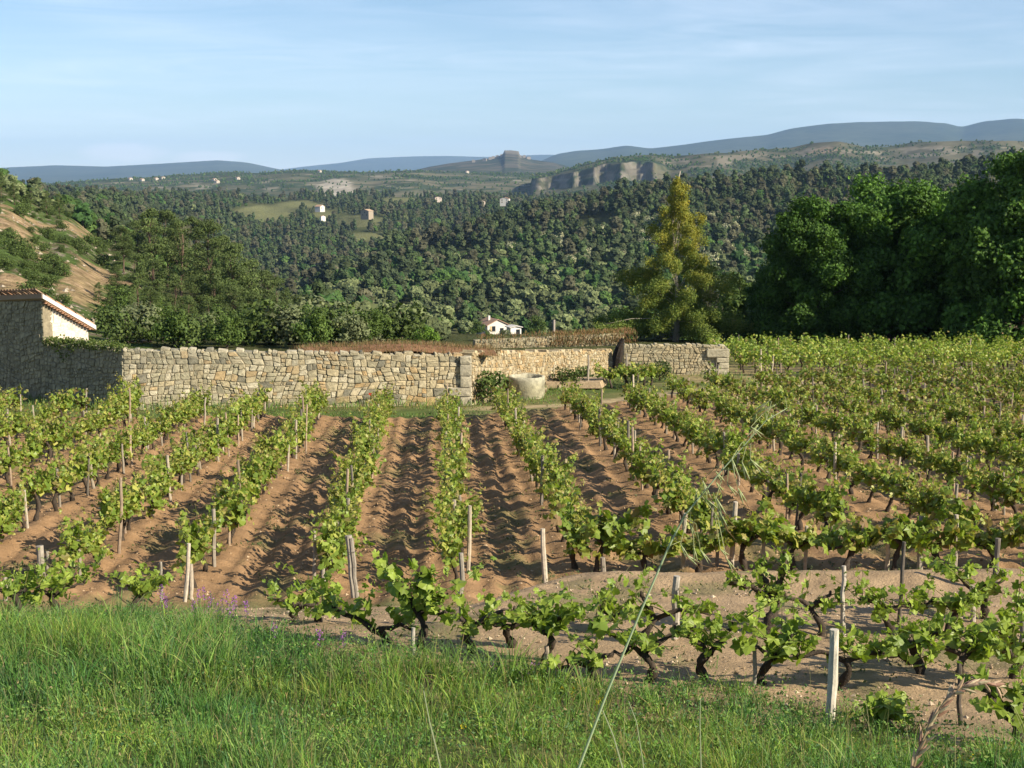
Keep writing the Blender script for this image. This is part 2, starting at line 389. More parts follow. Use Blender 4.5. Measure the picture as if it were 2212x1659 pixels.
keep = (np.abs(X) < .372 * Y + 1.6)
fc = grid_faces(len(ys_), len(us_)); fc = fc[keep.ravel()[fc].all(1)]
used = np.zeros(X.size, bool); used[fc.ravel()] = True; mp = np.cumsum(used) - 1
o = link('vineyard_soil', mesh('vineyard_soil', np.stack([X, Y, Z], -1).reshape(-1, 3)[used], mp[fc], M_SOIL, cs.reshape(-1, 3)[used], True))
tag(o, kind='structure')
# bare soil of the upper terrace
xs = np.arange(-4.5, 9.5, .06); ys = np.arange(9.2, 19.2, .06)
X, Y = np.meshgrid(xs, ys)
edge = grass_edge(X) + -0.5
e = np.minimum(Y - edge, X + 4.4)
Z = z_near(X, Y) + .07 * (fbm(X * 1.7, Y * 2.2, 4) - .45) + .035 * (fbm(X * 7, Y * 7, 3) - .5) - .13 * (1 - sstep(-.6, .5, e)) + .10 * np.exp(-((Y - 16.7) / .35) ** 2) * sstep(.3, 1.5, X)
n3 = fbm(X * 3, Y * 3, 4); n4 = fbm(X * .7 + 20, Y * .7, 3)
cs = c_terr * (.75 + .5 * n3[..., None]) * lerp(.88, 1.1, n4)[..., None]
cs = lerp(cs, np.array([.11, .12, .05]), (sstep(.56, .68, fbm(X * 1.3 + 33, Y * 1.3, 4)) * .5)[..., None])
keep = (np.abs(X) < .40 * Y + 1.2)
fc = grid_faces(len(ys), len(xs)); fc = fc[keep.ravel()[fc].all(1)]
used = np.zeros(X.size, bool); used[fc.ravel()] = True; mp = np.cumsum(used) - 1
o = link('terrace_soil', mesh('terrace_soil', np.stack([X, Y, Z], -1).reshape(-1, 3)[used], mp[fc], M_SOIL, cs.reshape(-1, 3)[used], True))
tag(o, kind='structure')

# ------------------------------------------------------------------ valley terrain
MEADOWS = [(572, 460, 72, 18), (648, 442, 60, 8), (778, 478, 56, 14), (795, 512, 46, 11), (868, 434, 46, 8), (700, 464, 30, 10)]
au = np.concatenate([np.arange(-700, -60, 40), np.arange(-60, 2280, 9), np.arange(2280, 3001, 40)])
yy = np.exp(np.concatenate([np.linspace(math.log(79.6), math.log(2650), 330)]))
U, Y = np.meshgrid(au, yy); X = (U - 1106) / F * Y
Z = zg(X, Y) - np.where(Y < 82, .03, 0)
pu, pv = px(X, Y, Z)
n = fbm(X / 30, Y / 30, 4); nn = fbm(X / 6 + 8, Y / 6, 3)
col = lerp(np.array([.045, .06, .025]), np.array([.10, .10, .045]), n[..., None]) * (.7 + .6 * nn[..., None])
hill = (Y < 330) & (pu < 330)
k = (sstep(.3, .55, n) * hill)[..., None]
nh = fbm(X / 2.4 + 3, Y / 3.2, 4); nh2 = fbm(X / 1.1 + 13, Y / 1.6, 3)
col = lerp(col, lerp(np.array([.125, .10, .065]), np.array([.075, .115, .034]), sstep(.30, .47, nh)[..., None]) * (.55 + .9 * nh2[..., None]), np.where(hill[..., None], .92, 0))
col = np.where((hill & (nh2 > .70))[..., None], np.array([.24, .205, .155]), col)
def wpts(L): return [tuple(G(a, b, 75)[:2]) for a, b in L]
tracks = [(wpts([(-40, 440), (15, 448), (60, 470), (110, 488), (160, 502), (235, 522)]), 1.7), (wpts([(-40, 500), (20, 488), (40, 470)]), 2.4),
          (wpts([(150, 645), (175, 620), (205, 605), (240, 590)]), 2.6), (wpts([(30, 500), (60, 530), (90, 560)]), 1.8), (wpts([(-20, 640), (40, 600)]), 2.0)]
for pts, wd in tracks:
    d = seg_d(X, Y, pts) + (nh - .5) * wd * 3.4
    k = (1 - sstep(wd * .7, wd * 1.15, d)) * (Y < 330)
    col = lerp(col, np.array([.34, .235, .14]) * (.5 + 1.0 * nh2[..., None]), (k * .75)[..., None])
for (mu, mv, ru, rv) in MEADOWS:
    d = np.hypot((pu - mu) / ru, (pv - mv) / rv)
    k = (1 - sstep(.8, 1.0, d)) * (Y > 900)
    col = lerp(col, np.array([.165, .17, .078]) * (.7 + .3 * nn[..., None]), k[..., None])
k = (1 - sstep(.7, 1, np.hypot((pu - 870) / 75, (pv - 722) / 20))) * (Y > 110) * (Y < 500)
col = lerp(col, np.array([.15, .10, .06]), k[..., None])
o = link('valley', mesh('valley', np.stack([X, Y, Z], -1), grid_faces(*X.shape), M_LAND, col.reshape(-1, 3), True)); tag(o, kind='structure')

# ------------------------------------------------------------------ far hills and mountains
def ridge(name, crest, dist, front, vbase, back, cfun, rough, power=1.3, cliff=None, du=5, gamp=.16):
    cu = np.array([c[0] for c in crest], float); cv = np.array([c[1] for c in crest], float)
    u = np.arange(cu[0], cu[-1] + 1, du); v = np.interp(u, cu, cv)
    if du > 3: v = np.convolve(np.pad(v, 2, 'edge'), np.ones(5) / 5, 'valid')
    t = np.concatenate([np.linspace(0, .5, 30), np.linspace(.51, .78, 46), np.linspace(.79, 1, 22), np.linspace(1.06, 2, 14)])
    Uu, T = np.meshgrid(u, t); V = np.broadcast_to(v, Uu.shape)
    ang = (Uu - 1106) / F
    wob = (fbm(Uu / 140 + dist * .01, Uu * 0 + 3, 2) - .5) * (.35 if dist > 6000 else .6)
    Y = np.where(T <= 1, dist - front * (1 - T), dist + back * (T - 1)) * (1 + wob * .16)
    ycr = dist * (1 + wob * .16)
    X = ang * Y
    zc = tanel(V) * ycr; zb = tanel(vbase) * dist
    prof = np.where(T <= 1, np.clip(T, 0, 1) ** power, 1 - .75 * np.clip(T - 1, 0, 1) ** 1.5)
    if cliff is not None: prof = cliff(Uu, T, prof)
    Z = zb + (zc - zb) * prof
    gul = (fbm(X / rough + 11, Y / rough * .6, 4) - .5)
    Z = Z + gul * (zc - zb) * gamp * np.sin(np.clip(T, 0, 1) * math.pi) ** .7
    Z = Z + (fbm(X / rough * 5, Y / rough * 5, 3) - .5) * (zc - zb).clip(20) * .17 * gamp
    col = cfun(X, Y, Z, T, Uu, gul)
    o = link(name, mesh(name, np.stack([X, Y, Z], -1), grid_faces(*X.shape), M_HILL, col.reshape(-1, 3), True)); tag(o, kind='structure')
    return (X, Y, Z, T, Uu)
def c_far(X, Y, Z, T, U, g):
    n = fbm(X / 500, Y / 500, 4)
    return lerp(np.array([.03, .045, .025]), np.array([.07, .08, .045]), n[..., None])
ridge('mountain', [(480, 392), (600, 368), (660, 360), (740, 352), (800, 342), (880, 338), (960, 337), (1060, 339), (1180, 334), (1250, 337), (1450, 352)], 20000, 5000, 395, 2500, c_far, 2500)
ridge('mountain', [(-700, 372), (-300, 366), (0, 363), (130, 357), (240, 360), (400, 351), (480, 346), (540, 351), (590, 362), (650, 374), (740, 395)], 14500, 4500, 402, 2500, c_far, 2000)
ridge('mountain', [(1080, 372), (1150, 356), (1200, 333), (1240, 326), (1300, 322), (1350, 314), (1400, 321), (1470, 313), (1520, 306), (1580, 299), (1650, 291), (1700, 277), (1780, 267), (1860, 263), (1960, 261), (2030, 266), (2062, 275), (2110, 262), (2170, 256), (2300, 262), (2600, 280), (3000, 290)], 12000, 4500, 390, 2500, c_far, 1800)
def c_vil(X, Y, Z, T, U, g):
    n = fbm(X / 90, Y / 90, 4)
    c = lerp(np.array([.04, .05, .03]), np.array([.095, .085, .06]), sstep(.4, .65, n)[..., None])
    rock = sstep(.8, .95, T) * (1 - sstep(1.0, 1.1, T)) * (np.abs(U - 1107) < 22)
    return lerp(c, np.array([.17, .15, .12]), (rock * .8)[..., None])
rid_v = ridge('village_hill', [(880, 372), (930, 360), (970, 353), (1020, 347), (1060, 342), (1082, 336), (1086, 334), (1090, 325), (1105, 325), (1120, 327), (1123, 335), (1150, 345), (1200, 352), (1270, 372)], 6500, 1600, 384, 900, c_vil, 500, 1.1, du=3)
def c_plat(X, Y, Z, T, U, g):
    n = fbm(X / 70, Y / 70, 4); n2 = fbm(X / 15, Y / 25, 3); big = fbm(X / 260 + 3, Y / 260, 3)
    scrub = lerp(np.array([.095, .090, .055]), np.array([.16, .145, .095]), n2[..., None])
    green = np.array([.04, .055, .028]) * (.8 + .5 * n2[..., None])
    k = np.clip(sstep(.44, .58, n) + sstep(.8, .97, T) * .9 + sstep(.5, .62, big) * .5, 0, 1)
    c = lerp(scrub, green, k[..., None])
    band = sstep(.62, .72, fbm(X / 60 + 7, Z / 6, 4)) * sstep(.15, .3, T) * (1 - sstep(.75, .9, T))
    c = lerp(c, np.array([.28, .25, .19]), (band * .6)[..., None])
    q = (1 - sstep(.75, 1.1, np.hypot((U - 730) / 42, (T - .33) / .33) + (n2 - .5) * .9))     # the pale quarry face
    return lerp(c, np.array([.36, .32, .26]) * (.6 + .8 * n2[..., None]), (q * .85)[..., None])
rid_p = ridge('plateau', [(-700, 410), (-200, 402), (60, 402), (150, 393), (250, 386), (330, 383), (420, 376), (500, 371), (560, 374), (640, 367), (700, 369), (800, 372), (900, 367), (960, 371), (1050, 374), (1150, 374), (1300, 380)], 4200, 1500, 440, 900, c_plat, 420, 0.75)
def cliff_prof(U, T, p):
    m = sstep(1120, 1150, U) * (1 - sstep(1400, 1460, U))
    wv = (fbm(U / 22, U * 0 + 8, 3) - .5) * .16
    st = .52 * sstep(.0, .62, T) + .13 * sstep(.575 + wv, .60 + wv, T) + .08 * sstep(.615 + wv, .635 + wv, T) + .12 * sstep(.655 + wv * 1.2, .68 + wv * 1.2, T) + .15 * sstep(.62, 1.0, T)
    left = sstep(1150, 1136, U)
    base = lerp(p, np.where(T <= 1, st, p), m)
    return base * (1 - left)
def c_cliff(X, Y, Z, T, U, g):
    n = fbm(X / 55, Y / 55, 4); n2 = fbm(X / 14, Y / 18, 3); big = fbm(X / 200 + 3, Y / 200, 3)
    scrub = lerp(np.array([.075, .075, .045]), np.array([.125, .115, .075]), n2[..., None])
    green = np.array([.035, .052, .028]) * (.8 + .5 * n2[..., None])
    c = lerp(scrub, green, np.clip(sstep(.44, .58, n) * .8 + sstep(.54, .64, big) * .35 - sstep(1850, 2050, U) * .45, 0, 1)[..., None])
    m = sstep(1140, 1155, U) * (1 - sstep(1395, 1430, U))
    wv = (fbm(U / 22, U * 0 + 8, 3) - .5) * .16
    face = sstep(.565 + wv, .58 + wv, T) * (1 - sstep(.685 + wv, .71 + wv, T)) * m
    st = .55 + .7 * fbm(X / 80, Z / 3.0, 3)
    ro = np.array([.165, .15, .12]) * st[..., None]
    gaps = sstep(.40, .54, fbm(U / 14 + 3, Z / 12, 4))
    c = lerp(c, ro, (face * gaps)[..., None])
    rim = sstep(1400, 1450, U) * sstep(.70, .76, T) * (1 - sstep(.90, .96, T)) * sstep(.50, .60, fbm(U / 30 + 5, Z / 9, 4))
    c = lerp(c, np.array([.20, .175, .13]), (rim * .8)[..., None])
    q = 1 - sstep(.6, 1.1, np.hypot((U - 1770) / 40, (T - .83) / .09) + (n2 - .5))
    return lerp(c, np.array([.32, .24, .16]), (q * .8)[..., None])
rid_c = ridge('cliff_hill', [(1110, 400), (1140, 386), (1152, 379), (1200, 371), (1260, 355), (1300, 345), (1350, 337), (1400, 335), (1450, 337), (1520, 332), (1560, 330), (1620, 325), (1700, 320), (1740, 310), (1800, 305), (1850, 316), (1900, 318), (1960, 307), (2050, 303), (2212, 305), (2500, 312), (3000, 330)], 3300, 900, 446, 800, c_cliff, 300, 0.85, cliff_prof, du=4)

# ------------------------------------------------------------------ trees
def crown_mb(lobes, per, size, c1, c2, rg, flat=1.0, up=.25, shell=(.62, 1.08), aspect=.8, tint=.25, nr=.55):
    mb = MB()
    for l in lobes:
        n = max(6, int(per * (l[3] ** 2)))
        d = rand_unit(n, rg); d[:, 2] += up; d = nrm(d)
        r = l[3] * (shell[0] + (shell[1] - shell[0]) * rg.random(n) ** .6) * (1 + .22 * np.sin(d[:, 0] * 5 + l[0]) * np.cos(d[:, 1] * 6 + l[1]))
        p = l[:3] + d * r[:, None] * np.array([1, 1, flat])
        nor = nrm(d + nr * rand_unit(n, rg))
        tone = 1 + tint * (rg.random() - .5) * 2
        c = lerp(c1, c2, rg.random((n, 1))) * tone * (1 + .2 * (rg.random((n, 1)) - .5))
        leaf_quads(mb, p, nor, size * (.7 + .6 * rg.random(n)), c, rg, aspect)
    return mb
def limbs_mb(base_r, top, limbs, rg, col, r2=.3, lean=(0, 0)):
    """tapered trunk to 'top' with limbs to the given end points"""
    mb = MB()
    t = np.linspace(0, 1, 9)[:, None]
    p = np.concatenate([np.array([lean[0], lean[1], 0]) * t ** 2 + .04 * top * np.sin(t * 5 + rg.random(3) * 6) * np.array([1, 1, 0]) * t, top * t], 1)[:, [0, 1, 3]]
    mb.tube(p, base_r * (1 - .8 * t[:, 0]) * (1 + .5 * np.exp(-t[:, 0] * 14)), 8, col, .1, rg)
    for e in limbs:
        k = np.clip(e[2] / top * .62, .12, .92)
        a = np.array([np.interp(k, t[:, 0], p[:, i]) for i in range(3)])
        s = np.linspace(0, 1, 6)[:, None]
        q = a + (e - a) * s + np.array([0, 0, 1]) * (s * (1 - s)) * .25 * np.linalg.norm(e - a) + .05 * rg.normal(size=(6, 3)) * s
        mb.tube(q, base_r * r2 * (1 - k * .5) * (1 - .8 * s[:, 0]), 5, col, .05, rg)
    return mb
def broadleaf(seed, R, H, z0, nl, per, size, c1, c2, lr=(.22, .40), bark=(.10, .08, .06), flat=.85, dome=1.0, low=0, shell=(.62, 1.08), nr=.55):
    rg = np.random.default_rng(seed); L = []
    while len(L) < nl:
        d = rand_unit(1, rg)[0]; rr = rg.random() ** .45
        x, y, z = d * rr
        if z < -.55: continue
        lr_ = rg.uniform(*lr) * R
        zc = z0 + (H - z0) * (.42 + .5 * z) if dome else 0
        L.append([x * (R - lr_ * .6), y * (R - lr_ * .6), min(zc, H - lr_ * .8), lr_])
    for i in range(low):
        a = rg.random() * 6.283; q = R * rg.uniform(.55, .92); L.append([math.cos(a) * q, math.sin(a) * q, rg.uniform(.5, 2.6), rg.uniform(.14, .24) * R])
    L = np.array(L)
    mb = crown_mb(L, per, size, np.array(c1), np.array(c2), rg, flat, .25, shell, nr=nr)
    far = L[np.argsort(-L[:, 3])[:max(5, nl // 4)], :3]
    return limbs_mb(R * .055, H * .8, far, rg, bark), mb
def pine(seed, H, R, z0, nwh, per, size, c1, c2, bark=(.13, .09, .065), lean=0.0, cone=.5):
    """Scots / maritime pine: bare lower trunk, uneven whorls of branches with flattened needle clumps"""
    rg = np.random.default_rng(seed); L = []; E = []
    for i in range(nwh):
        k = (i + rg.random() * .6) / nwh; h = z0 + (H - z0) * k
        rr = R * (1 - k * cone - (max(0, k - .75) * 2.0) * (1 - cone) * 1.6) * rg.uniform(.55, 1.1)
        for b in range(rg.integers(2, 5)):
            a = rg.random() * 6.283; e = np.array([math.cos(a) * rr, math.sin(a) * rr, h + rr * rg.uniform(.0, .35)])
            E.append(e * np.array([.9, .9, 1]))
            L.append([*e, rg.uniform(.26, .42) * R * (1 - .35 * k)])
            if rg.random() < .7: L.append([*(e * np.array([.55, .55, 1]) + rg.normal(size=3) * .1), rg.uniform(.22, .36) * R])
    L.append([lean * H * .1, 0, H - .2 * R, .3 * R]); L = np.array(L)
    mb = crown_mb(L, per, size, np.array(c1), np.array(c2), rg, .62, .35, (.35, 1.1), .38)
    return limbs_mb(H * .017, H * .96, E[::2], rg, bark, .28), mb
def tree_meshes(name, pair, crown_mat=None):
    return pair[0].mesh(name + '_trunk', M_BARK, True), pair[1].mesh(name + '_crown', crown_mat or M_TREE)
def put_tree(name, ms, loc, label, cat, group=None, scale=1.0, rot=None, sz=None):
    o = empty(name, loc, random.random() * 6.28 if rot is None else rot, scale)
    if sz: o.scale = (scale, scale, sz)
    link('trunk', ms[0], o); c = link('crown', ms[1], o); c['kind'] = 'stuff'
    tag(o, label, cat, group); return o
OAK1, OAK2 = np.array([.034, .080, .013]), np.array([.095, .185, .028])
oakA = tree_meshes('oak', broadleaf(11, 6.2, 11.5, .4, 150, 430, .27, OAK1, OAK2, (.10, .22), low=34, shell=(.25, 1.25), nr=.8))
oakB = tree_meshes('oak', broadleaf(12, 5.0, 12.4, .5, 140, 560, .25, OAK1, OAK2, (.10, .24), low=30, shell=(.25, 1.25), nr=.8))
def base(u, y): x = (u - 1106) / F * y; return np.array([x, y, float(zg(x, y)) - .05])
put_tree('oak_tree', oakA, base(1935, 92), 'tall dark oak behind the vines with bright sunlit upper crown', 'tree', 'oaks at the field edge', 1.0, 1.0)
put_tree('oak_tree', oakB, base(1772, 90), 'lower dark oak next to the golden conifer side of the oak clump', 'tree', 'oaks at the field edge', .80, 2.0)
put_tree('oak_tree', oakB, base(2215, 84), 'tall oak cut off by the picture edge, with sunlit leafy boughs', 'tree', 'oaks at the field edge', 1.03, 4.0)
put_tree('oak_tree', oakA, base(2080, 99), 'oak standing between and behind the other two tall oaks', 'tree', 'oaks at the field edge', 1.02, 5.0)
put_tree('oak_tree', oakA, base(2420, 88), 'oak just past the picture edge shading its neighbours', 'tree', 'oaks at the field edge', 1.1, 3.0)
put_tree('oak_tree', oakB, base(1690, 96), 'smallest dark oak at the low end of the oak clump', 'tree', 'oaks at the field edge', .52, 3.3)

# the golden conifer: feathery drooping sprays round a straight pale trunk, gold above and greener below
def gold_conifer(seed=5, H=11.0, R=5.1):
    rg = np.random.default_rng(seed); mb = MB(); E = []
    g1, g2 = np.array([.215, .205, .032]), np.array([.34, .285, .04]); h1, h2 = np.array([.08, .13, .028]), np.array([.185, .22, .045])
    for i in range(76):
        k = ((i + rg.random()) / 76) ** 1.35; h = .3 + (H - .9) * k
        rr = (R * (1 - k) ** .9 * (.82 + .28 * math.sin(k * 19 + 1)) + .32) * rg.uniform(.6, 1.12)
        a = i * 2.4 + rg.normal() * .4; ca, sa = math.cos(a), math.sin(a)
        tip = np.array([ca * rr, sa * rr, h + rr * .12]); E.append(tip * np.array([.92, .92, 1]))
        m = int(4 + rr * 4.6)
        for j in range(m):
            f = .3 + .7 * (j + rg.random()) / m
            c = np.array([ca * rr * f, sa * rr * f, h + rr * .2 * f * (1.4 - f) + rg.normal() * .08]) + rg.normal(size=3) * .10
            n = 74; s = .42 * (1.15 - .45 * k)
            d = rand_unit(n, rg); p = c + d * rg.random((n, 1)) ** .5 * np.array([s, s, s * 1.15]); p[:, 2] -= .22 * s
            t = np.clip(k * 1.5 - .45 + .35 * rg.normal(), 0, 1) * np.clip(.45 + .55 * f, 0, 1)
            col = lerp(lerp(h1, h2, rg.random((n, 1))), lerp(g1, g2, rg.random((n, 1))), t)
            leaf_quads(mb, p, nrm(d + .9 * rand_unit(n, rg)), .13 * (.7 + .6 * rg.random(n)), col, rg, .5)
    return limbs_mb(.16, H, E[::2], rg, (.33, .29, .23), .2), mb
put_tree('golden_conifer', tree_meshes('golden_conifer', gold_conifer()), base(1462, 92), 'feathery conifer with golden top standing behind the ruined wall', 'tree', None, 1.0, .4)

# pines and broadleaf trees in several kinds, shared by every copy
PN1, PN2 = (.060, .092, .026), (.115, .150, .048)
pinesM = [tree_meshes('pine', pine(20 + i, 12, 2.9 + .25 * i, 1.8 + .6 * i, 15, 60, .42, PN1, PN2, cone=.45)) for i in range(4)]
brM = [tree_meshes('broadleaf', broadleaf(40 + i, 3.2, 6.5, .3, 36, 72, .40, (.055, .095, .022), (.11, .165, .035), (.22, .38))) for i in range(3)]
brightM = tree_meshes('bright_shrub', broadleaf(48, 3.2, 5.2, .1, 30, 80, .36, (.09, .17, .02), (.15, .25, .03), (.22, .38)))
paleM = [tree_meshes('pale_shrub', broadleaf(50 + i, 2.6, 3.4, .1, 26, 70, .34, (.10, .125, .06), (.17, .19, .09), (.24, .42))) for i in range(2)]
shrubM = [tree_meshes('shrub', broadleaf(60 + i, 1.5, 1.7, .05, 16, 130, .20, (.05, .08, .022), (.10, .14, .035), (.28, .45))) for i in range(3)]
def ico():
    t = (1 + 5 ** .5) / 2; V = nrm(np.array([(-1, t, 0), (1, t, 0), (-1, -t, 0), (1, -t, 0), (0, -1, t), (0, 1, t), (0, -1, -t), (0, 1, -t), (t, 0, -1), (t, 0, 1), (-t, 0, -1), (-t, 0, 1)], float))
    T = [(0, 11, 5), (0, 5, 1), (0, 1, 7), (0, 7, 10), (0, 10, 11), (1, 5, 9), (5, 11, 4), (11, 10, 2), (10, 7, 6), (7, 1, 8), (3, 9, 4), (3, 4, 2), (3, 2, 6), (3, 6, 8), (3, 8, 9), (4, 9, 5), (2, 4, 11), (6, 2, 10), (8, 6, 7), (9, 8, 1)]
    V = list(V); mid = {}; O = []
    def m(a, b):
        k = (min(a, b), max(a, b))
        if k not in mid: mid[k] = len(V); V.append((V[a] + V[b]) / np.linalg.norm(V[a] + V[b]))
        return mid[k]
    for a, b, c in T: d, e, f = m(a, b), m(b, c), m(c, a); O += [(a, d, f), (b, e, d), (c, f, e), (d, e, f)]
    return np.array(V), np.array(O)
ICOV, ICOT = ico()
def lump_tree(seed, lumps, c1, c2, H, trunk=True, per=20, leaf=.55, jit=.28):
    """far tree: uneven leafy lumps with loose leaf sprays round them"""
    rg = np.random.default_rng(seed); mb = MB(); c1 = np.array(c1); c2 = np.array(c2)
    for (x, y, z, r, f) in lumps:
        tone = lerp(c1, c2, rg.random()); d = 1 + jit * rg.normal(size=(len(ICOV), 1)).clip(-1.6, 1.6)
        mb.add(ICOV * d * r * np.array([1, 1, f]) * .92 + [x, y, z], T=ICOT, col=tone * (1 + .18 * rg.normal(size=(len(ICOV), 1))).clip(.6, 1.5))
        q = rand_unit(per, rg); q[:, 2] = q[:, 2] * .8 + .2
        leaf_quads(mb, np.array([x, y, z]) + q * r * rg.uniform(.9, 1.25, (per, 1)) * np.array([1, 1, f]), nrm(q + .5 * rand_unit(per, rg)), leaf * rg.uniform(.6, 1.3, per), tone * rg.uniform(.8, 1.3, (per, 1)), rg)
    return limbs_mb(H * .016, H * .9, [np.array(l[:3]) * .9 for l in lumps[:4]], rg, (.12, .09, .07)), mb
def far_pine_lumps(seed, H=11.0, R=2.0, z0=2.6):
    rg = np.random.default_rng(seed); L = []
    for i in range(13):
        k = (i + rg.random() * .7) / 13; a = rg.random() * 6.28; rr = R * (1 - .50 * k) * rg.uniform(.15, .85); r = R * (.60 - .20 * k) * rg.uniform(.7, 1.25)
        L.append((math.cos(a) * rr, math.sin(a) * rr, z0 + (H - z0 - .6) * k, r, .85))
    return L
def far_broad_lumps(seed, H=8.0, R=3.4):
    rg = np.random.default_rng(seed); L = []
    for i in range(15):
        d = rand_unit(1, rg)[0]; rr = rg.random() ** .5; L.append((d[0] * R * .66 * rr, d[1] * R * .66 * rr, H * .52 + d[2] * H * .32 * rr, R * rg.uniform(.30, .52), .9))
    return L
farP = [tree_meshes('far_pine', lump_tree(70 + i, far_pine_lumps(70 + i, 10.6, 2.5 + .35 * (i % 3)), c1, c2, 11.5), M_FAR) for i, (c1, c2) in enumerate([((.034, .060, .026), (.072, .100, .040)), ((.042, .060, .030), (.080, .094, .043)), ((.056, .060, .036), (.090, .088, .052))])]
farB = [tree_meshes('far_broadleaf', lump_tree(80 + i, far_broad_lumps(80 + i, 8.0, 3.2), c1, c2, 8), M_FAR) for i, (c1, c2) in enumerate([((.036, .076, .024), (.072, .126, .036)), ((.050, .096, .026), (.098, .160, .042)), ((.085, .108, .050), (.145, .170, .075))])]
def blossom_tree():
    a, b = lump_tree(90, far_broad_lumps(90, 8.5, 3.6), (.045, .075, .025), (.08, .12, .035), 8.5)
    rg = np.random.default_rng(91)
    for i in range(26):
        d = rand_unit(1, rg)[0]; d[2] = abs(d[2]) * .9; p = np.array([0, 0, 4.2]) + d * np.array([3.3, 3.3, 3.7])
        n = 16; leaf_quads(b, p + rg.normal(size=(n, 3)) * .45, nrm(d + .5 * rand_unit(n, rg)), .5, np.array([.36, .36, .22]), rg)
    return a, b
farW = tree_meshes('far_blossom', blossom_tree(), M_FAR)

def tree_h(loc, topv): return max(2.0, float(tanel(topv)) * loc[1] - loc[2])
ORD = 'zeroth first second third fourth fifth sixth seventh eighth ninth tenth eleventh twelfth thirteenth fourteenth fifteenth sixteenth seventeenth eighteenth nineteenth twentieth'.split()
cnt = {}
for i, (u, y, tv) in enumerate(sorted([(268, 205, 492), (298, 215, 478), (330, 190, 452), (362, 212, 460), (392, 196, 474), (425, 215, 470), (455, 188, 478), (486, 205, 510), (505, 172, 532), (536, 186, 565),
        (252, 160, 575), (296, 152, 548), (336, 158, 560), (376, 148, 592), (420, 150, 600), (462, 150, 585), (500, 145, 618), (545, 155, 632), (238, 138, 630), (280, 133, 640), (322, 128, 622),
        (360, 132, 655), (404, 128, 640), (446, 131, 650), (487, 127, 662), (530, 133, 670), (580, 160, 640), (610, 168, 655), (645, 180, 668), (212, 150, 610), (575, 200, 590), (600, 215, 600), (640, 225, 640)], key=lambda q: q[0])):
    L = base(u, y); h = tree_h(L, tv); m = pinesM[i % 4]
    side = 'nearer' if y < 165 else 'upper'; cnt[side] = cnt.get(side, 0) + 1
    put_tree('pine_tree', m, L, 'green pine, %s from the left in the %s rank beside the shed' % (ORD[cnt[side]], side), 'tree', 'pines beside the building, %s rank' % side, h / 12 * 1.0, None, None)
for i, (u, y, tv) in enumerate([(225, 122, 668), (262, 118, 690), (310, 116, 700), (352, 114, 705), (395, 115, 695), (440, 116, 702), (485, 116, 706), (530, 118, 700), (570, 125, 690), (250, 145, 610), (340, 140, 640), (470, 138, 655), (660, 150, 700), (700, 160, 690)]):
    j = sorted([225, 262, 310, 352, 395, 440, 485, 530, 570, 250, 340, 470, 660, 700]).index(u) + 1
    L = base(u, y); h = tree_h(L, tv)
    put_tree('broadleaf_tree', brM[i % 3], L, 'low leafy tree, %s from the left at the foot of the pines' % ORD[j], 'tree', 'low trees below the pines', h / 6.5)
for i, (u, y, tv) in enumerate([(690, 190, 640), (730, 210, 655), (780, 235, 668), (705, 130, 705), (760, 140, 712), (640, 130, 712), (600, 122, 716), (820, 180, 705), (745, 175, 690), (680, 165, 672)]):
    j = sorted([690, 730, 780, 705, 760, 640, 600, 820, 745, 680]).index(u) + 1
    L = base(u, y); h = tree_h(L, tv)
    put_tree('pale_shrub', paleM[i % 2], L, 'pale grey-green bush, %s from the left beyond the long stone wall' % ORD[j], 'shrub', 'pale bushes beyond the long wall', h / 3.4)
L = base(912, 125); put_tree('bright_shrub', brightM, L, 'bright green leafy bush just above the long stone wall', 'shrub', None, tree_h(L, 700) / 5.2)
L = base(1030, 330); put_tree('garden_tree', brM[0], L, 'dark green tree in front of the white farmhouse', 'tree', None, tree_h(L, 688) / 6.5)
L = base(1158, 330); put_tree('garden_tree', brM[1], L, 'rounded green tree beside the utility pole', 'tree', None, tree_h(L, 680) / 6.5)
L = base(1055, 280); put_tree('garden_tree', brM[2], L, 'small tree hiding the foot of the white farmhouse wall', 'tree', None, tree_h(L, 712) / 6.5)
L = base(1090, 300); put_tree('pale_shrub', paleM[0], L, 'blue-green garden bush between farmhouse and annex', 'shrub', None, tree_h(L, 712) / 3.4)
L = base(1600, 105); put_tree('broadleaf_tree', brM[1], L, 'light green tree between the golden conifer and the dark oaks', 'tree', None, tree_h(L, 590) / 6.5, 2.0)
L = base(1560, 112); put_tree('broadleaf_tree', brM[2], L, 'grey-green tree behind the end of the ruined wall', 'tree', None, tree_h(L, 640) / 6.5)
L = base(1640, 118); put_tree('broadleaf_tree', brM[0], L, 'dull green tree half hidden by the smallest oak', 'tree', None, tree_h(L, 600) / 6.5)
L = base(1385, 96); put_tree('broadleaf_tree', brM[0], L, 'low dark tree at the foot of the golden conifer', 'tree', None, tree_h(L, 676) / 6.5)

for i in range(34):
    u = 232 + i * 19.5 + random.uniform(-12, 12); y_ = random.uniform(84, 106)
    if 930 < u < 1010: continue
    L = base(u, y_); put_tree('wall_top_bush', (shrubM + paleM + brM)[i % 8], L, 'low bush peeping over the long wall, %s from the %s' % ((ORD[i + 1], 'shed') if i < 17 else (ORD[34 - i], 'corner pillar end')), 'shrub', 'low bushes behind the long wall ' + ('near the shed' if u < 420 else 'middle' if u < 660 else 'pillar end'), (random.uniform(1.0, 1.5), random.uniform(1.0, 1.5), random.uniform(1.0, 1.5), .55, .6, .32, .36, .34)[i % 8] * random.uniform(.8, 1.25))
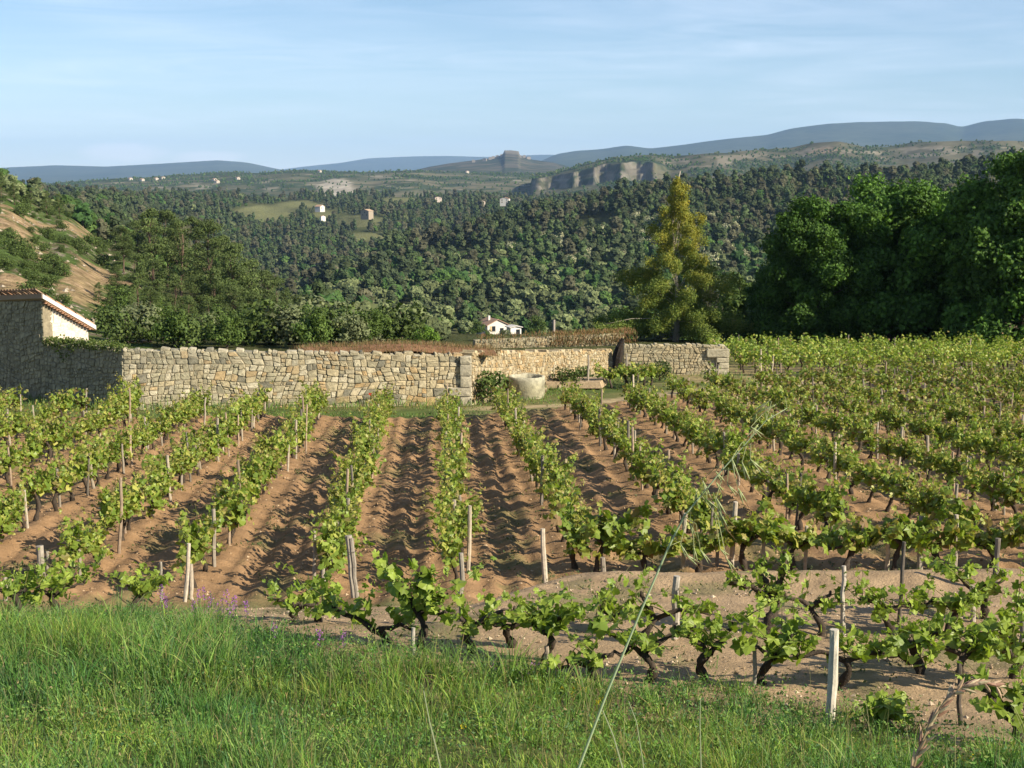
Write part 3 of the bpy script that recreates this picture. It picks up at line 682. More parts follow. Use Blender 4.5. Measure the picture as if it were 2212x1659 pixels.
# shrubs on the bare hillside
k = 0
for i in range(900):
    u = random.uniform(-90, 260); v = random.uniform(432, 668)
    p = G(u, v, 76)
    if p[1] > 320 or p[1] < 84: continue
    if any(seg_d(p[0], p[1], pts) < wd * 1.0 for pts, wd in tracks): continue
    if fbm(p[0] / 9, p[1] / 9, 2) < .47: continue
    put_tree('hillside_shrub', random.choice(shrubM), p - np.array([0, 0, .1]), 'low green shrub on the bare ochre hillside', 'shrub', 'shrubs on the bare hillside', random.choice((.3, .4, .5, .6, .9)) * random.uniform(.8, 1.3))
    k += 1
    if k >= 230: break
for j, (u, y, tv) in enumerate([(-25, 230, 365), (12, 235, 372), (40, 235, 388), (75, 250, 405), (108, 250, 412), (135, 262, 418)]):
    L = base(u, y); put_tree('pine_tree', pinesM[1], L, 'small pine, %s from the left on the crest of the bare hillside' % ORD[j + 1], 'tree', 'pines on the hillside crest', tree_h(L, tv) / 12)

# forest: points over the valley slopes, the largest as single trees, the rest as one wood
FP = []
def forest(y0, y1, cell, ulo, uhi, prob=1.0):
    y = y0
    while y < y1:
        c = cell * (1 + max(0, y - 900) / 2000)
        a, b = (ulo - 1106) / F * y, (uhi - 1106) / F * y
        x = np.arange(a, b, c) + rng.uniform(-.45, .45, len(np.arange(a, b, c))) * c
        yy_ = y + rng.uniform(-.45, .45, len(x)) * c
        ok = rng.random(len(x)) < prob
        FP.append(np.stack([x[ok], yy_[ok]], 1)); y += c
forest(232, 560, 6.8, -100, 2350, .85)
forest(560, 1260, 6.6, -60, 2330, .93)
forest(1260, 2300, 8.5, -60, 2330, .8)
FP = np.concatenate(FP); fx, fy = FP[:, 0], FP[:, 1]; fz = zg(fx, fy); fu, fv = px(fx, fy, fz)
ok = np.ones(len(fx), bool)
for (mu, mv, ru, rv) in MEADOWS: ok &= ~((np.hypot((fu - mu) / ru, (fv - mv - 4) / (rv + 3)) < 1) & (fy > 900))
ok &= ~((np.hypot((fu - 870) / 70, (fv - 722) / 18) < 1))
ok &= ~((fy < 420) & (fu > 960) & (fu < 1330) & (fv > 700))           # farm clearing
ok &= ~((fy < 330) & (fu < 330))
ok &= ~((fy < 300) & (fu < 640) & (fu > 330) & (rng.random(len(fx)) < .4))
clr = fbm(fx / 45 + 3, fy / 45, 3)
ok &= ~((fy > 330) & (clr < .33))
fx, fy, fz, fu, fv = (a[ok] for a in (fx, fy, fz, fu, fv))
mixn = fbm(fx / 50 + 70, fy / 50, 3)
upper = sstep(640, 520, fv + 70 * (mixn - .5)) * (fu > 560)
ispine = rng.random(len(fx)) < np.where(fy < 560, .12, np.where(fu < 620, .8, .20 + .66 * upper))
kind = np.where(ispine, rng.integers(0, 3, len(fx)), 3 + rng.integers(0, 3, len(fx)))
brown = fbm(fx / 25 + 9, fy / 25, 2)
kind = np.where(ispine & (brown < .46), rng.integers(0, 2, len(fx)), kind)
wl_ = (np.hypot((fu - 1420) / 330, (fv - 545) / 62) < 1) & (rng.random(len(fx)) < .17) & (fy < 1250) & (fy > 560)
kind = np.where((kind >= 3) & (fv > 640) & (rng.random(len(fx)) < .55), 5, kind); kind = np.where(wl_, 6, kind)
fs = np.where(ispine, np.exp(rng.normal(-.02, .24, len(fx))).clip(.5, 1.6), np.exp(rng.normal(.0, .26, len(fx))).clip(.5, 1.7))
fs = np.where(fy < 560, fs * .72, fs); fs = np.where(fu < 560, fs * .95, fs)
kinds = farP + farB + [farW]
# visible size decides which ones stand as single objects: scan columns from the front
topv = px(fx, fy, fz + 9 * fs)[1]
order = np.argsort(fy); hor = np.full(260, 742.0); vis = np.zeros(len(fx))
for q in order:
    c = int((fu[q] + 60) / 9.3)
    if 0 <= c < 260:
        vis[q] = max(0, hor[c] - topv[q]); hor[c] = min(hor[c], topv[q] + 4)
score = vis * (1 / fy); single = np.zeros(len(fx), bool); single[np.argsort(-score)[:260]] = True
single &= vis > 1
zone_lab = {0: 'dark pine in the wood across the valley', 1: 'leafy tree in the wood across the valley', 2: 'cream blossoming locust in the wood across the valley'}
for q in np.where(single)[0]:
    kd = int(kind[q]); z = 0 if kd < 3 else (2 if kd == 6 else 1)
    put_tree(('pine_tree', 'broadleaf_tree', 'locust_tree')[z], kinds[kd], (fx[q], fy[q], fz[q] - .2), zone_lab[z] + (', low above the long wall' if fv[q] > 640 and fu[q] < 960 else ', low behind the farmhouse' if fv[q] > 640 and fu[q] < 1330 else ', low behind the golden conifer' if fv[q] > 640 else ', far beyond the shed' if fu[q] < 560 else ', left of the golden conifer' if fu[q] < 1350 else ', right of the golden conifer'), 'tree', ('pines', 'leafy trees', 'blossoming locusts')[z] + ' in the wood across the valley', float(fs[q]))

def scatter(name, pts, rot, scl, idx, kinds, label):
    """one mass of trees: instances on points"""
    col = bpy.data.collections.new(name + '_kinds')
    for i, (t, c) in enumerate(kinds):
        mv = [np.empty(len(m.vertices) * 3, np.float32) for m in (t, c)]
        t.vertices.foreach_get('co', mv[0]); c.vertices.foreach_get('co', mv[1])
        ob = bpy.data.objects.new('%s_%02d' % (name, i), None)
        oo = bpy.data.objects.new('%s_kind_%02d' % (name, i), c); col.objects.link(oo)
    me = bpy.data.meshes.new(name); me.vertices.add(len(pts)); me.vertices.foreach_set('co', np.asarray(pts, np.float32).ravel())
    for nm, ty, dat in (('rot', 'FLOAT', rot), ('scl', 'FLOAT', scl), ('idx', 'INT', idx)):
        a = me.attributes.new(nm, ty, 'POINT'); a.data.foreach_set('value', np.asarray(dat, np.int32 if ty == 'INT' else np.float32))
    o = link(name, me); tag(o, label, name.replace('_', ' '), None, 'stuff')
    ng = bpy.data.node_groups.new(name, 'GeometryNodeTree')
    ng.interface.new_socket('Geometry', in_out='INPUT', socket_type='NodeSocketGeometry'); ng.interface.new_socket('Geometry', in_out='OUTPUT', socket_type='NodeSocketGeometry')
    N, Lk = ng.nodes, ng.links
    gi, go = N.new('NodeGroupInput'), N.new('NodeGroupOutput'); ci = N.new('GeometryNodeCollectionInfo'); ip = N.new('GeometryNodeInstanceOnPoints')
    ci.inputs['Collection'].default_value = col; ci.inputs['Separate Children'].default_value = True; ci.inputs['Reset Children'].default_value = True
    def at(nm, ty):
        a = N.new('GeometryNodeInputNamedAttribute'); a.data_type = ty; a.inputs['Name'].default_value = nm; return a.outputs['Attribute']
    cx = N.new('ShaderNodeCombineXYZ'); Lk.new(at('rot', 'FLOAT'), cx.inputs['Z'])
    er = N.new('FunctionNodeEulerToRotation'); Lk.new(cx.outputs[0], er.inputs[0])
    Lk.new(gi.outputs[0], ip.inputs['Points']); Lk.new(ci.outputs[0], ip.inputs['Instance']); ip.inputs['Pick Instance'].default_value = True
    Lk.new(at('idx', 'INT'), ip.inputs['Instance Index']); Lk.new(er.outputs[0], ip.inputs['Rotation']); Lk.new(at('scl', 'FLOAT'), ip.inputs['Scale'])
    Lk.new(ip.outputs[0], go.inputs[0])
    md = o.modifiers.new('instances', 'NODES'); md.node_group = ng
    return o
r = ~single & ((vis > 0) | (fy < 2300))
scatter('forest', np.stack([fx, fy, fz - .2], 1)[r], rng.random(r.sum()) * 6.28, fs[r], kind[r], kinds, 'dense mixed wood of pines and leafy trees across the valley')
# scrub trees on the plateau and the cliff hill
def on_ridge(rd, n, f):
    X, Y, Z, T, U = rd; k = rng.integers(0, X.size, n * 6); k = k[rng.random(len(k)) < f(T.ravel()[k], U.ravel()[k], X.ravel()[k], Y.ravel()[k])][:n]
    j = rng.normal(size=(len(k), 2)) * 4
    return np.stack([X.ravel()[k] + j[:, 0], Y.ravel()[k] + j[:, 1], Z.ravel()[k] - .8], 1)
p1 = on_ridge(rid_p, 4200, lambda T, U, x, y: np.where(T > 1.1, 0, np.clip(.12 + sstep(.46, .6, fbm(x / 70, y / 70, 4)) + 1.2 * sstep(.8, .97, T), 0, 1)))
p2 = on_ridge(rid_c, 4200, lambda T, U, x, y: np.where((T > 1.1) | (U < 1150) | ((U < 1440) & (T > .55) & (T < .72)), 0, np.clip(.10 + sstep(.42, .56, fbm(x / 55, y / 55, 4)) - .3 * (U > 1900), 0, 1)))
for nm, pp, lb in (('plateau_scrub', p1, 'scattered dark scrub trees over the pale plateau'), ('cliff_scrub', p2, 'dark scrub trees over the cliff hill')):
    scatter(nm, pp, rng.random(len(pp)) * 6.28, rng.uniform(.45, .95, len(pp)), 3 + rng.integers(0, 3, len(pp)), kinds, lb)

# ------------------------------------------------------------------ stone walls
S_GREY = np.array([.315, .285, .195]); S_TAN = np.array([.40, .33, .205]); S_OCH = np.array([.38, .265, .135]); S_PALE = np.array([.47, .42, .31]); S_DARK = np.array([.19, .175, .13])
def stone_mesh(poly, dep, thick, col, rg, to3, bev=.02):
    """one rough block: outline polygon in wall coordinates, bulging face, back set into the wall"""
    p = np.asarray(poly, float); n = len(p); c = p.mean(0)
    tilt = rg.normal(size=2) * .05
    def ring(sc, d, jit): q = c + (p - c) * sc + rg.normal(size=p.shape) * jit; dd = d + (q - c) @ tilt + rg.normal(size=n) * .004; return q, dd
    R = [ring(1.0, -thick, 0), ring(1.0, dep * .25, .002), ring(1 - bev / max(.08, np.ptp(p, 0).min()), dep * .92, .003), ring(.5, dep * 1.0, .010)]
    V = np.concatenate([to3(q[:, 0], q[:, 1], d if i else np.full(n, -thick)) for i, (q, d) in enumerate(R)])
    j = np.arange(n); k = (j + 1) % n
    Q = np.concatenate([np.stack([i * n + j, i * n + k, (i + 1) * n + k, (i + 1) * n + j], 1) for i in range(3)])
    V = np.concatenate([V, to3(np.array([c[0]]), np.array([c[1]]), np.array([dep * 1.0]))])
    T = np.stack([3 * n + j, 3 * n + k, np.full(n, 4 * n)], 1)
    cc = col * (1 + .12 * rg.normal(size=(len(V), 1))).clip(.6, 1.4)
    return V, T, Q, cc
def octagon(s0, s1, a0, a1, b0, b1, rg, rd=.2):
    """rounded irregular quad: bottom a0..a1, top b0..b1"""
    w = s1 - s0; h = min(b0 - a0, b1 - a1); r = min(w, h) * rd
    def rr(): return r * rg.uniform(.35, 1.5)
    P_ = [(s0 + rr(), a0), (s1 - rr(), a1), (s1, a1 + rr()), (s1, b1 - rr()), (s1 - rr(), b1), (s0 + rr(), b0), (s0, b0 - rr()), (s0, a0 + rr())]
    return [(x + rg.normal() * r * .16, y + rg.normal() * r * .16) for x, y in P_]
def quad_oct(p, j, rg, rd):
    p = np.array(p, float); c = p.mean(0); e = np.minimum(np.linalg.norm(p[1] - p[0]), np.linalg.norm(p[3] - p[0])); k = 1 - 2.2 * j / max(.06, e); p = c + (p - c) * k; out = []
    for i in range(4):
        a, b, d = p[i], p[i - 1], p[(i + 1) % 4]; r1, r2 = rd * rg.uniform(.2, 1.5, 2) * e
        out += [a + (b - a) * min(.35, r1 / (np.linalg.norm(b - a) + 1e-6)), a + (d - a) * min(.35, r2 / (np.linalg.norm(d - a) + 1e-6))]
    return [tuple(q + rg.normal(size=2) * e * .018) for q in out]
def split_quad(p, rg, lim, out, dep=0):
    p = np.array(p, float); w = (np.linalg.norm(p[1] - p[0]) + np.linalg.norm(p[2] - p[3])) / 2; h = (np.linalg.norm(p[3] - p[0]) + np.linalg.norm(p[2] - p[1])) / 2
    if dep > 9 or (w * h < rg.uniform(*lim) and w < h * 2.6 and h < w * 1.5) or w * h < .010: out.append(p); return
    f1 = rg.uniform(.34, .66); f2 = np.clip(f1 + rg.normal() * .07, .25, .75)
    if w > h * rg.uniform(.85, 1.5): a, b = lerp(p[0], p[1], f1), lerp(p[3], p[2], f2); split_quad([p[0], a, b, p[3]], rg, lim, out, dep + 1); split_quad([a, p[1], p[2], b], rg, lim, out, dep + 1)
    else: a, b = lerp(p[0], p[3], f1), lerp(p[1], p[2], f2); split_quad([p[0], p[1], b, a], rg, lim, out, dep + 1); split_quad([a, b, p[2], p[3]], rg, lim, out, dep + 1)
def stone_wall(name, A, B, h0, h1, label, cat, seed, cfun, ch=(.17, .32), cw=(.2, .55), thick=.5, parent=None, group=None, topfun=None, joint=.008, dep=(.010, .05), limit=298, zA=None, zB=None, small=.30, copings=True, rd=.15, core_col=(.24, .205, .14), nflip=1, rubble=None):
    """rubble wall from A to B (plan), face towards the camera side; every block is a part of its own"""
    rg = np.random.default_rng(seed)
    A = np.asarray(A, float); B = np.asarray(B, float); Ln = float(np.linalg.norm(B - A)); d = (B - A) / Ln; nn = np.array([d[1], -d[0]]) * nflip
    za = float(zg(*A)) - .15 if zA is None else zA; zb = float(zg(*B)) - .15 if zB is None else zB
    root = parent or empty(name, (0, 0, 0))
    org = np.array([A[0], A[1], za])
    if parent is None: root.location = tuple(org)
    off = org if parent is None else np.array(parent.location)
    def to3(s, t, q):
        xy = A[None] + d[None] * np.asarray(s)[:, None] + nn[None] * np.asarray(q)[:, None]
        z = za + (zb - za) * np.asarray(s) / Ln + np.asarray(t)
        return np.column_stack([xy, z]) - off
    top = (lambda s: h0 + (h1 - h0) * s / Ln) if topfun is None else topfun
    # mortar core
    ns = max(2, int(Ln / .3)); s = np.linspace(0, Ln, ns); tp = np.array([top(a) for a in s]) - .05
    V = np.concatenate([to3(s, s * 0 - .1, s * 0), to3(s, tp, s * 0), to3(s, tp, s * 0 - thick), to3(s, s * 0 - .1, s * 0 - thick)])
    i = np.arange(ns - 1); Q = [np.stack([k * ns + i, k * ns + i + 1, (k + 1) % 4 * ns + i + 1, (k + 1) % 4 * ns + i], 1) for k in range(4)]
    Q.append(np.array([[0, ns, 2 * ns, 3 * ns], [ns - 1, 4 * ns - 1, 3 * ns - 1, 2 * ns - 1]]))
    c = MB(); c.add(V, Q=np.concatenate(Q), col=core_col); link('wall_core', c.mesh('wall_core', M_STONE), root)
    polys = []
    if rubble:
        nb_ = max(1, int(Ln / 1.3)); rows_ = [0, .24, .50, .76, 1.0]; sx = np.linspace(0, Ln, nb_ + 1); out = []
        yy_ = {(i, k): (r_ + (0 if k in (0, 4) else rg.normal() * .035)) for i in range(nb_ + 1) for k, r_ in enumerate(rows_)}
        xx_ = {(i, k): (sx[i] + (0 if i in (0, nb_) else rg.normal() * .14)) for i in range(nb_ + 1) for k in range(5)}
        for i in range(nb_):
            for k in range(4):
                q = [(xx_[i, k], yy_[i, k]), (xx_[i + 1, k], yy_[i + 1, k]), (xx_[i + 1, k + 1], yy_[i + 1, k + 1]), (xx_[i, k + 1], yy_[i, k + 1])]
                split_quad([(a, b * top(a)) for a, b in q], rg, rubble, out)
        polys = [quad_oct(q, joint * rg.uniform(.6, 1.6), rg, rd) for q in out]
    t = 99.0 if rubble else 0.0; hm = max(top(a) for a in np.linspace(0, Ln, 9)); row = 0
    while t < hm - .06:
        hh_ = rg.uniform(*ch)
        if t + hh_ > hm - .1: hh_ = hm - t
        s_ = -rg.uniform(0, .15); wa = row * 7.3
        last = t + hh_ >= hm - .001
        bl = lambda q, e, ph: e + (0 if e < .01 else .035 * math.sin(q * 1.9 + ph) + .02 * math.sin(q * 5.3 + ph * 2))
        while s_ < Ln:
            w = rg.uniform(*cw) * (.7 if rg.random() < .3 else 1)
            a, b = max(0, s_), min(Ln, s_ + w); s_ += w
            if b - a < .07: continue
            tl = lambda q: min(bl(q, t + hh_, wa + 7.3), top(q) + rg.normal() * .015)
            A0, A1 = bl(a, t, wa), bl(b, t, wa); B0, B1 = tl(a), tl(b)
            if min(B0 - A0, B1 - A1) < .05: continue
            j = joint * rg.uniform(.6, 1.6)
            if rg.random() < small and hh_ > .2:            # split into two thinner stones
                f = rg.uniform(.35, .65); m0, m1 = A0 + (B0 - A0) * f, A1 + (B1 - A1) * (f + rg.normal() * .06)
                if rg.random() < .4 and b - a > .3:
                    x = a + (b - a) * rg.uniform(.35, .65); mx = m0 + (m1 - m0) * (x - a) / (b - a)
                    bx_ = B0 + (B1 - B0) * (x - a) / (b - a)
                    polys += [octagon(a + j, b - j, A0 + j, A1 + j, m0 - j, m1 - j, rg, rd), octagon(a + j, x - j, m0 + j, mx + j, B0 - j, bx_ - j, rg, rd), octagon(x + j, b - j, mx + j, m1 + j, bx_ - j, B1 - j, rg, rd)]
                else: polys += [octagon(a + j, b - j, A0 + j, A1 + j, m0 - j, m1 - j, rg, rd), octagon(a + j, b - j, m0 + j, m1 + j, B0 - j, B1 - j, rg, rd)]
            else: polys.append(octagon(a + j, b - j, A0 + j, A1 + j, B0 - j, B1 - j, rg, rd))
        t += hh_; row += 1
    if copings:                                            # uneven small stones along the top, through the wall's thickness
        s_ = 0.0
        while s_ < Ln - .05:
            w = rg.uniform(.12, .38); b = min(Ln, s_ + w); e0 = top(s_) - .06; e1 = top(b) - .06; hh_ = rg.uniform(.05, .17)
            if b - s_ > .06: polys.append(('cap', octagon(s_ + .008, b - .008, e0, e1, e0 + hh_, e1 + hh_ * rg.uniform(.75, 1.1), rg, .3)))
            s_ = b
    def ar(p): q = np.array(p[1] if isinstance(p[0], str) else p); return np.ptp(q[:, 0]) * np.ptp(q[:, 1])
    polys.sort(key=ar, reverse=True); rest = MB()
    for i, p in enumerate(polys):
        cap = isinstance(p[0], str); q = np.array(p[1] if cap else p); cen = q.mean(0)
        V, T, Q, cc = stone_mesh(q, rg.uniform(*dep), thick * rg.uniform(.8, 1.02) if cap else .09, cfun(cen[0] / Ln, cen[1], rg), rg, to3)
        if cap: V = V + np.array([nn[0], nn[1], 0]) * rg.uniform(-.04, .03)
        if i < limit:
            c0 = V.mean(0); m = MB(); m.add(V - c0, T=T, Q=Q, col=cc); link('stone', m.mesh('stone', M_STONE), root, c0)
        else: rest.add(V, T=T, Q=Q, col=cc)
    if rest.n: o = link('small_stones', rest.mesh('small_stones', M_STONE), root); o['kind'] = 'stuff'
    if parent is None: tag(root, label, cat, group)
    return root
def col_main(f, t, rg):
    k = rg.random(); c = lerp(S_GREY, S_TAN, np.clip(f * 1.1 - .05 + .35 * rg.normal(), 0, 1))
    if k < .05 + .15 * f: c = lerp(c, S_OCH, rg.uniform(.5, 1))
    elif k < .40: c = lerp(c, S_PALE, rg.uniform(.3, .9))
    elif k > .92: c = S_DARK
    c = lerp(c, np.array([.20, .19, .145]), (.55 * sstep(1.25, 1.8, t) * (1 - .6 * f) * rg.uniform(.4, 1)))           # lichen-dark upper courses
    return c * rg.uniform(.85, 1.15)
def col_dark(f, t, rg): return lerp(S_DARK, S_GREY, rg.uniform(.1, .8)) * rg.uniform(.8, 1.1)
def col_ochre(f, t, rg):
    c = lerp(S_TAN, S_OCH, rg.random() ** 1.5); c = lerp(c, S_PALE, .5 * (rg.random() < .3)); return c * rg.uniform(.66, 1.0)
def col_end(f, t, rg): return lerp(S_TAN, S_GREY, rg.random()) * rg.uniform(.8, 1.1)
stone_wall('stone_wall', W0, W1, 2.22, 1.90, 'long sunlit rubble wall with big pale blocks behind the vine rows', 'wall', 101, col_main, (.15, .29), (.19, .46), small=.34, rubble=(.02, .16))
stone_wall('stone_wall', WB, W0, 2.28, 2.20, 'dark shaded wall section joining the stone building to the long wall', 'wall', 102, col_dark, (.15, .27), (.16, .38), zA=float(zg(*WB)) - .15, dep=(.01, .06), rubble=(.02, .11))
stone_wall('stone_wall', W1 + np.array([.28, .06]), W2, 2.0, 1.22, 'ochre rubble wall running back from the corner pillar behind the well', 'wall', 103, col_ochre, (.13, .24), (.16, .38), small=.25, rubble=(.012, .085))
stone_wall('stone_wall', W3, W4, 1.52, 1.50, 'short end wall with squared corner blocks beside the right vine block', 'wall', 104, col_end, (.14, .24), (.17, .40), small=.15, rubble=(.02, .10))
# low wall farther back, with a flat coping
stone_wall('garden_wall', np.array([-2.2, 84.0]), np.array([6.9, 86.5]), .70, .92, 'low far wall with straight coping above the ochre wall', 'wall', 105, col_end, (.2, .3), (.3, .7), small=0, copings=False)
# squared pillar at the wall corner
pil = empty('corner_pillar', (W1[0] + .06, W1[1] - .05, float(zg(*W1)) - .1)); z = 0.0
prg = np.random.default_rng(8)
for i, (hh_, wd) in enumerate([(.36, .42), (.34, .85), (.42, .40), (.44, .42), (.30, .42)]):
    ww = wd; off = -.2 if i == 1 else 0
    q = octagon(-ww / 2 + off, ww / 2 + off, z, z, z + hh_ - .015, z + hh_ - .015, prg, .06)
    V, T, Q, cc = stone_mesh(q, .13, .32, S_PALE * .85, prg, lambda s, t, d: np.column_stack([s, -d, t]), .025)
    m = MB(); m.add(V, T=T, Q=Q, col=cc); link('block', m.mesh('block', M_STONE), pil); z += hh_
tag(pil, 'pale squared block pillar at the corner of the long stone wall', 'pillar')
# squared end blocks of the short wall
eb = empty('end_blocks', (W4[0] - .30, W4[1] - .06, float(zg(*W4)) - .1)); z = 0
for i, (hh_, wd) in enumerate([(.40, .95), (.30, .45), (.22, .6), (.42, 1.05)]):
    q = octagon(.42 - wd, .42, z, z, z + hh_ - .012, z + hh_ - .012, prg, .1)
    V, T, Q, cc = stone_mesh(q, .12, .5, lerp(S_PALE, S_GREY, .5), prg, lambda s, t, d: np.column_stack([s, -d, t]), .02)
    m = MB(); m.add(V, T=T, Q=Q, col=cc); link('block', m.mesh('block', M_STONE), eb); z += hh_
tag(eb, 'squared grey quoin blocks finishing the free end of the short wall', 'quoin')
# fallen stones along the foot of the ochre wall
for i in range(14):
    f = random.random(); p = lerp(W1 + np.array([.3, 0]), W2, f) + np.array([.35 + random.random() * .6, -.3])
    q = octagon(-.14, .14, 0, 0, .16, .14, prg, .3); V, T, Q, cc = stone_mesh(q, .1, .1, S_TAN * .9, prg, lambda s, t, d: np.column_stack([s, -d, t]))
    m = MB(); m.add(V, T=T, Q=Q, col=cc)
    o = link('fallen_stone', m.mesh('fallen_stone', M_STONE), None, (p[0], p[1], float(zg(*p)) - .03), random.random() * 6)
    tag(o, 'loose fallen stone at the foot of the ochre wall', 'stone', 'loose stones under the ochre wall')

# ------------------------------------------------------------------ stone building
bz = float(zg(*WB)) - .15
bld = empty('stone_building', (WB[0], WB[1], bz))
perp = np.array([-wdir[1], wdir[0]]) * -1.0                      # direction of the sunlit side, to the right and away
if perp[0] < 0: perp = -perp
HC = 3.90; LW = 2.0; PIT = .58
# shaded front
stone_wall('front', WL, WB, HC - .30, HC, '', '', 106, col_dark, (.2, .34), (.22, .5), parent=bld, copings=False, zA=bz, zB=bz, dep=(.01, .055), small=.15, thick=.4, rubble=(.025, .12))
# sunlit side: pale tightly jointed blocks under a sloping eave
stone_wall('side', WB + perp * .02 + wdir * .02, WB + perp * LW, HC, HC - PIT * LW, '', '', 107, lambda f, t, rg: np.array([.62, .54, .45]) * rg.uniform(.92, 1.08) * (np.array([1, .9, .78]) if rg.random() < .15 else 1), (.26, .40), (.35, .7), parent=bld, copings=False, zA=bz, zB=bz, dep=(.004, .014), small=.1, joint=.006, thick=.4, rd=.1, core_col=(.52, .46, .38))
# roof slab, fascia and canal tiles; local axes: e = along the front (left), g = along the slope
def rp(e, g, up): 
    q = WB + wdir * e + perp * g - np.array([bld.location[0], bld.location[1]])
    return np.array([q[0], q[1], HC - .07 * e - PIT * g + up])
m = MB(); c8 = [rp(e, g, up) for up in (.02, .20) for e, g in ((-.18, -.14), (6.2, -.14), (6.2, LW + .25), (-.18, LW + .25))]
m.add(np.array(c8), Q=[[0, 1, 2, 3], [4, 7, 6, 5], [0, 4, 5, 1], [1, 5, 6, 2], [2, 6, 7, 3], [3, 7, 4, 0]], col=(.27, .20, .15))
roof = link('roof', m.mesh('roof', M_PLASTER), bld)
def half_tile(L=.45, R=.085, t=.014):
    a = np.linspace(0, math.pi, 7); V = []
    for y, rr in ((0, R), (L, R * .8)):
        for r_ in (rr, rr - t): V += [[math.cos(x) * r_, y, math.sin(x) * r_ * .8] for x in a]
    V = np.array(V); j = np.arange(6); n = 7
    Q = np.concatenate([np.stack([j, j + 1, 2 * n + j + 1, 2 * n + j], 1), np.stack([n + j + 1, n + j, 3 * n + j, 3 * n + j + 1], 1), np.stack([j + 1, j, n + j, n + j + 1], 1), np.stack([2 * n + j, 2 * n + j + 1, 3 * n + j + 1, 3 * n + j], 1)])
    return V, Q
tV, tQ = half_tile()
tile_me = []
for cc in ((.36, .20, .12), (.30, .19, .125), (.38, .25, .16), (.25, .17, .12)):
    m = MB(); m.add(tV, Q=tQ, col=cc); tile_me.append(m.mesh('roof_tile', M_TILE, True))
ang = math.atan2(perp[1], perp[0]) - math.pi / 2
for i in range(34):                                              # roof covering
    for j in range(6):
        p = rp(-.1 + i * .19, LW + .22 - j * .44 - .42, .215)
        o = link('roof_tile', random.choice(tile_me), roof, p); o.rotation_euler = (math.atan(-PIT), 0, ang + random.gauss(0, .02))
for i in range(17):                                              # tile ends of the eave moulding under the slope
    g = .06 + i * (LW + .05) / 17
    o = link('eave_tile', tile_me[i % 2], roof, rp(-.02, g, -.07)); o.rotation_euler = (0, 0, math.atan2(-wdir[1], -wdir[0]) - math.pi / 2); o.scale = (.8, .5, .8)
m = MB(); c8 = [rp(e, g, up) for up in (.03, .19) for e, g in ((-.215, -.12), (-.184, -.12), (-.184, LW + .22), (-.215, LW + .22))]
m.add(np.array(c8), Q=[[0, 1, 2, 3], [4, 7, 6, 5], [0, 4, 5, 1], [1, 5, 6, 2], [2, 6, 7, 3], [3, 7, 4, 0]], col=(.62, .58, .52)); link('fascia', m.mesh('fascia', M_PLASTER), roof)
m = MB(); c8 = [rp(e, g, up) for up in (-.005, .018) for e, g in ((-.17, .0), (.1, .0), (.1, LW + .2), (-.17, LW + .2))]
m.add(np.array(c8), Q=[[0, 1, 2, 3], [4, 7, 6, 5], [0, 4, 5, 1], [1, 5, 6, 2], [2, 6, 7, 3], [3, 7, 4, 0]], col=(.42, .26, .15)); link('eave_moulding', m.mesh('eave_moulding', M_TILE), roof)
tag(bld, 'stone shed with pale sunlit side wall and sloping tiled roof', 'building')

# ------------------------------------------------------------------ well, hatch, stump, pole
wl0 = G(1137, 858, 40, 75); wr = 0.70
wx, wy, wz = wl0[0], wl0[1] + wr, wl0[2]
m = MB(); n = 40; a = np.arange(n) / n * 2 * math.pi; prof = [(wr * .97, -.1), (wr * 1.0, .12), (wr * 1.03, .35), (wr * 1.05, .60), (wr * 1.04, .72), (wr * .95, .745), (wr * .86, .72), (wr * .84, .5), (wr * .84, -.1)]
wrg = np.random.default_rng(5)
V = np.array([[math.cos(t) * r_ * (1 + .025 * wrg.normal()), math.sin(t) * r_ * (1 + .025 * wrg.normal()), z_ + .012 * wrg.normal()] for r_, z_ in prof for t in a])
j = np.arange(n); k = (j + 1) % n; Q = np.concatenate([np.stack([i * n + j, i * n + k, (i + 1) * n + k, (i + 1) * n + j], 1) for i in range(len(prof) - 1)])
cc = np.repeat(np.array([(.27, .25, .17)] * 3 + [(.33, .31, .23)] * 6), n, 0) * (1 + .18 * wrg.normal(size=(len(V), 1))).clip(.6, 1.4)
m.add(V, Q=Q, col=cc); well = empty('stone_well', (wx, wy, wz))
link('ring', m.mesh('ring', M_STONE, True), well)
m = MB(); m.add(np.array([[math.cos(t) * wr * .85, math.sin(t) * wr * .85, .56] for t in a] + [[0, 0, .56]]), T=np.stack([j, k, np.full(n, n)], 1), col=(.16, .15, .12)); link('lid', m.mesh('lid', M_STONE), well)
tag(well, 'round pale concrete well ring near the corner of the stone wall', 'well')
hp = G(1222, 836, 40, 75); hat = empty('stone_slab', (hp[0], hp[1] + .3, hp[2]))
m = MB(); V = np.array([[-.9, -.7, 0], [1.5, -.7, 0], [1.9, 1.0, 0], [-.6, 1.0, 0]]); V2 = V * np.array([.94, .94, 1]) + [0, 0, .26]
m.add(np.concatenate([V, V2]), Q=[[4, 5, 6, 7], [0, 1, 5, 4], [1, 2, 6, 5], [2, 3, 7, 6], [3, 0, 4, 7]], col=(.33, .25, .16)); link('slab', m.mesh('slab', M_STONE), hat)
m = MB(); m.box((-.15, -.05, .27), (.75, .55, .03), 0, (.02, .018, .015)); link('opening', m.mesh('opening', M_STONE), hat)
tag(hat, 'low stone slab with dark opening beside the round well', 'slab')
m = MB(); rg = np.random.default_rng(77)
m.tube([(0, 0, -.2), (.05, .0, .5), (.18, 0, 1.0), (.35, 0, 1.4)], [.30, .26, .20, .09], 9, (.03, .024, .02), .25, rg); m.tube([(-.25, .1, -.1), (-.35, .1, .5), (-.30, .1, .8)], [.25, .2, .06], 7, (.02, .016, .014), .3, rg)
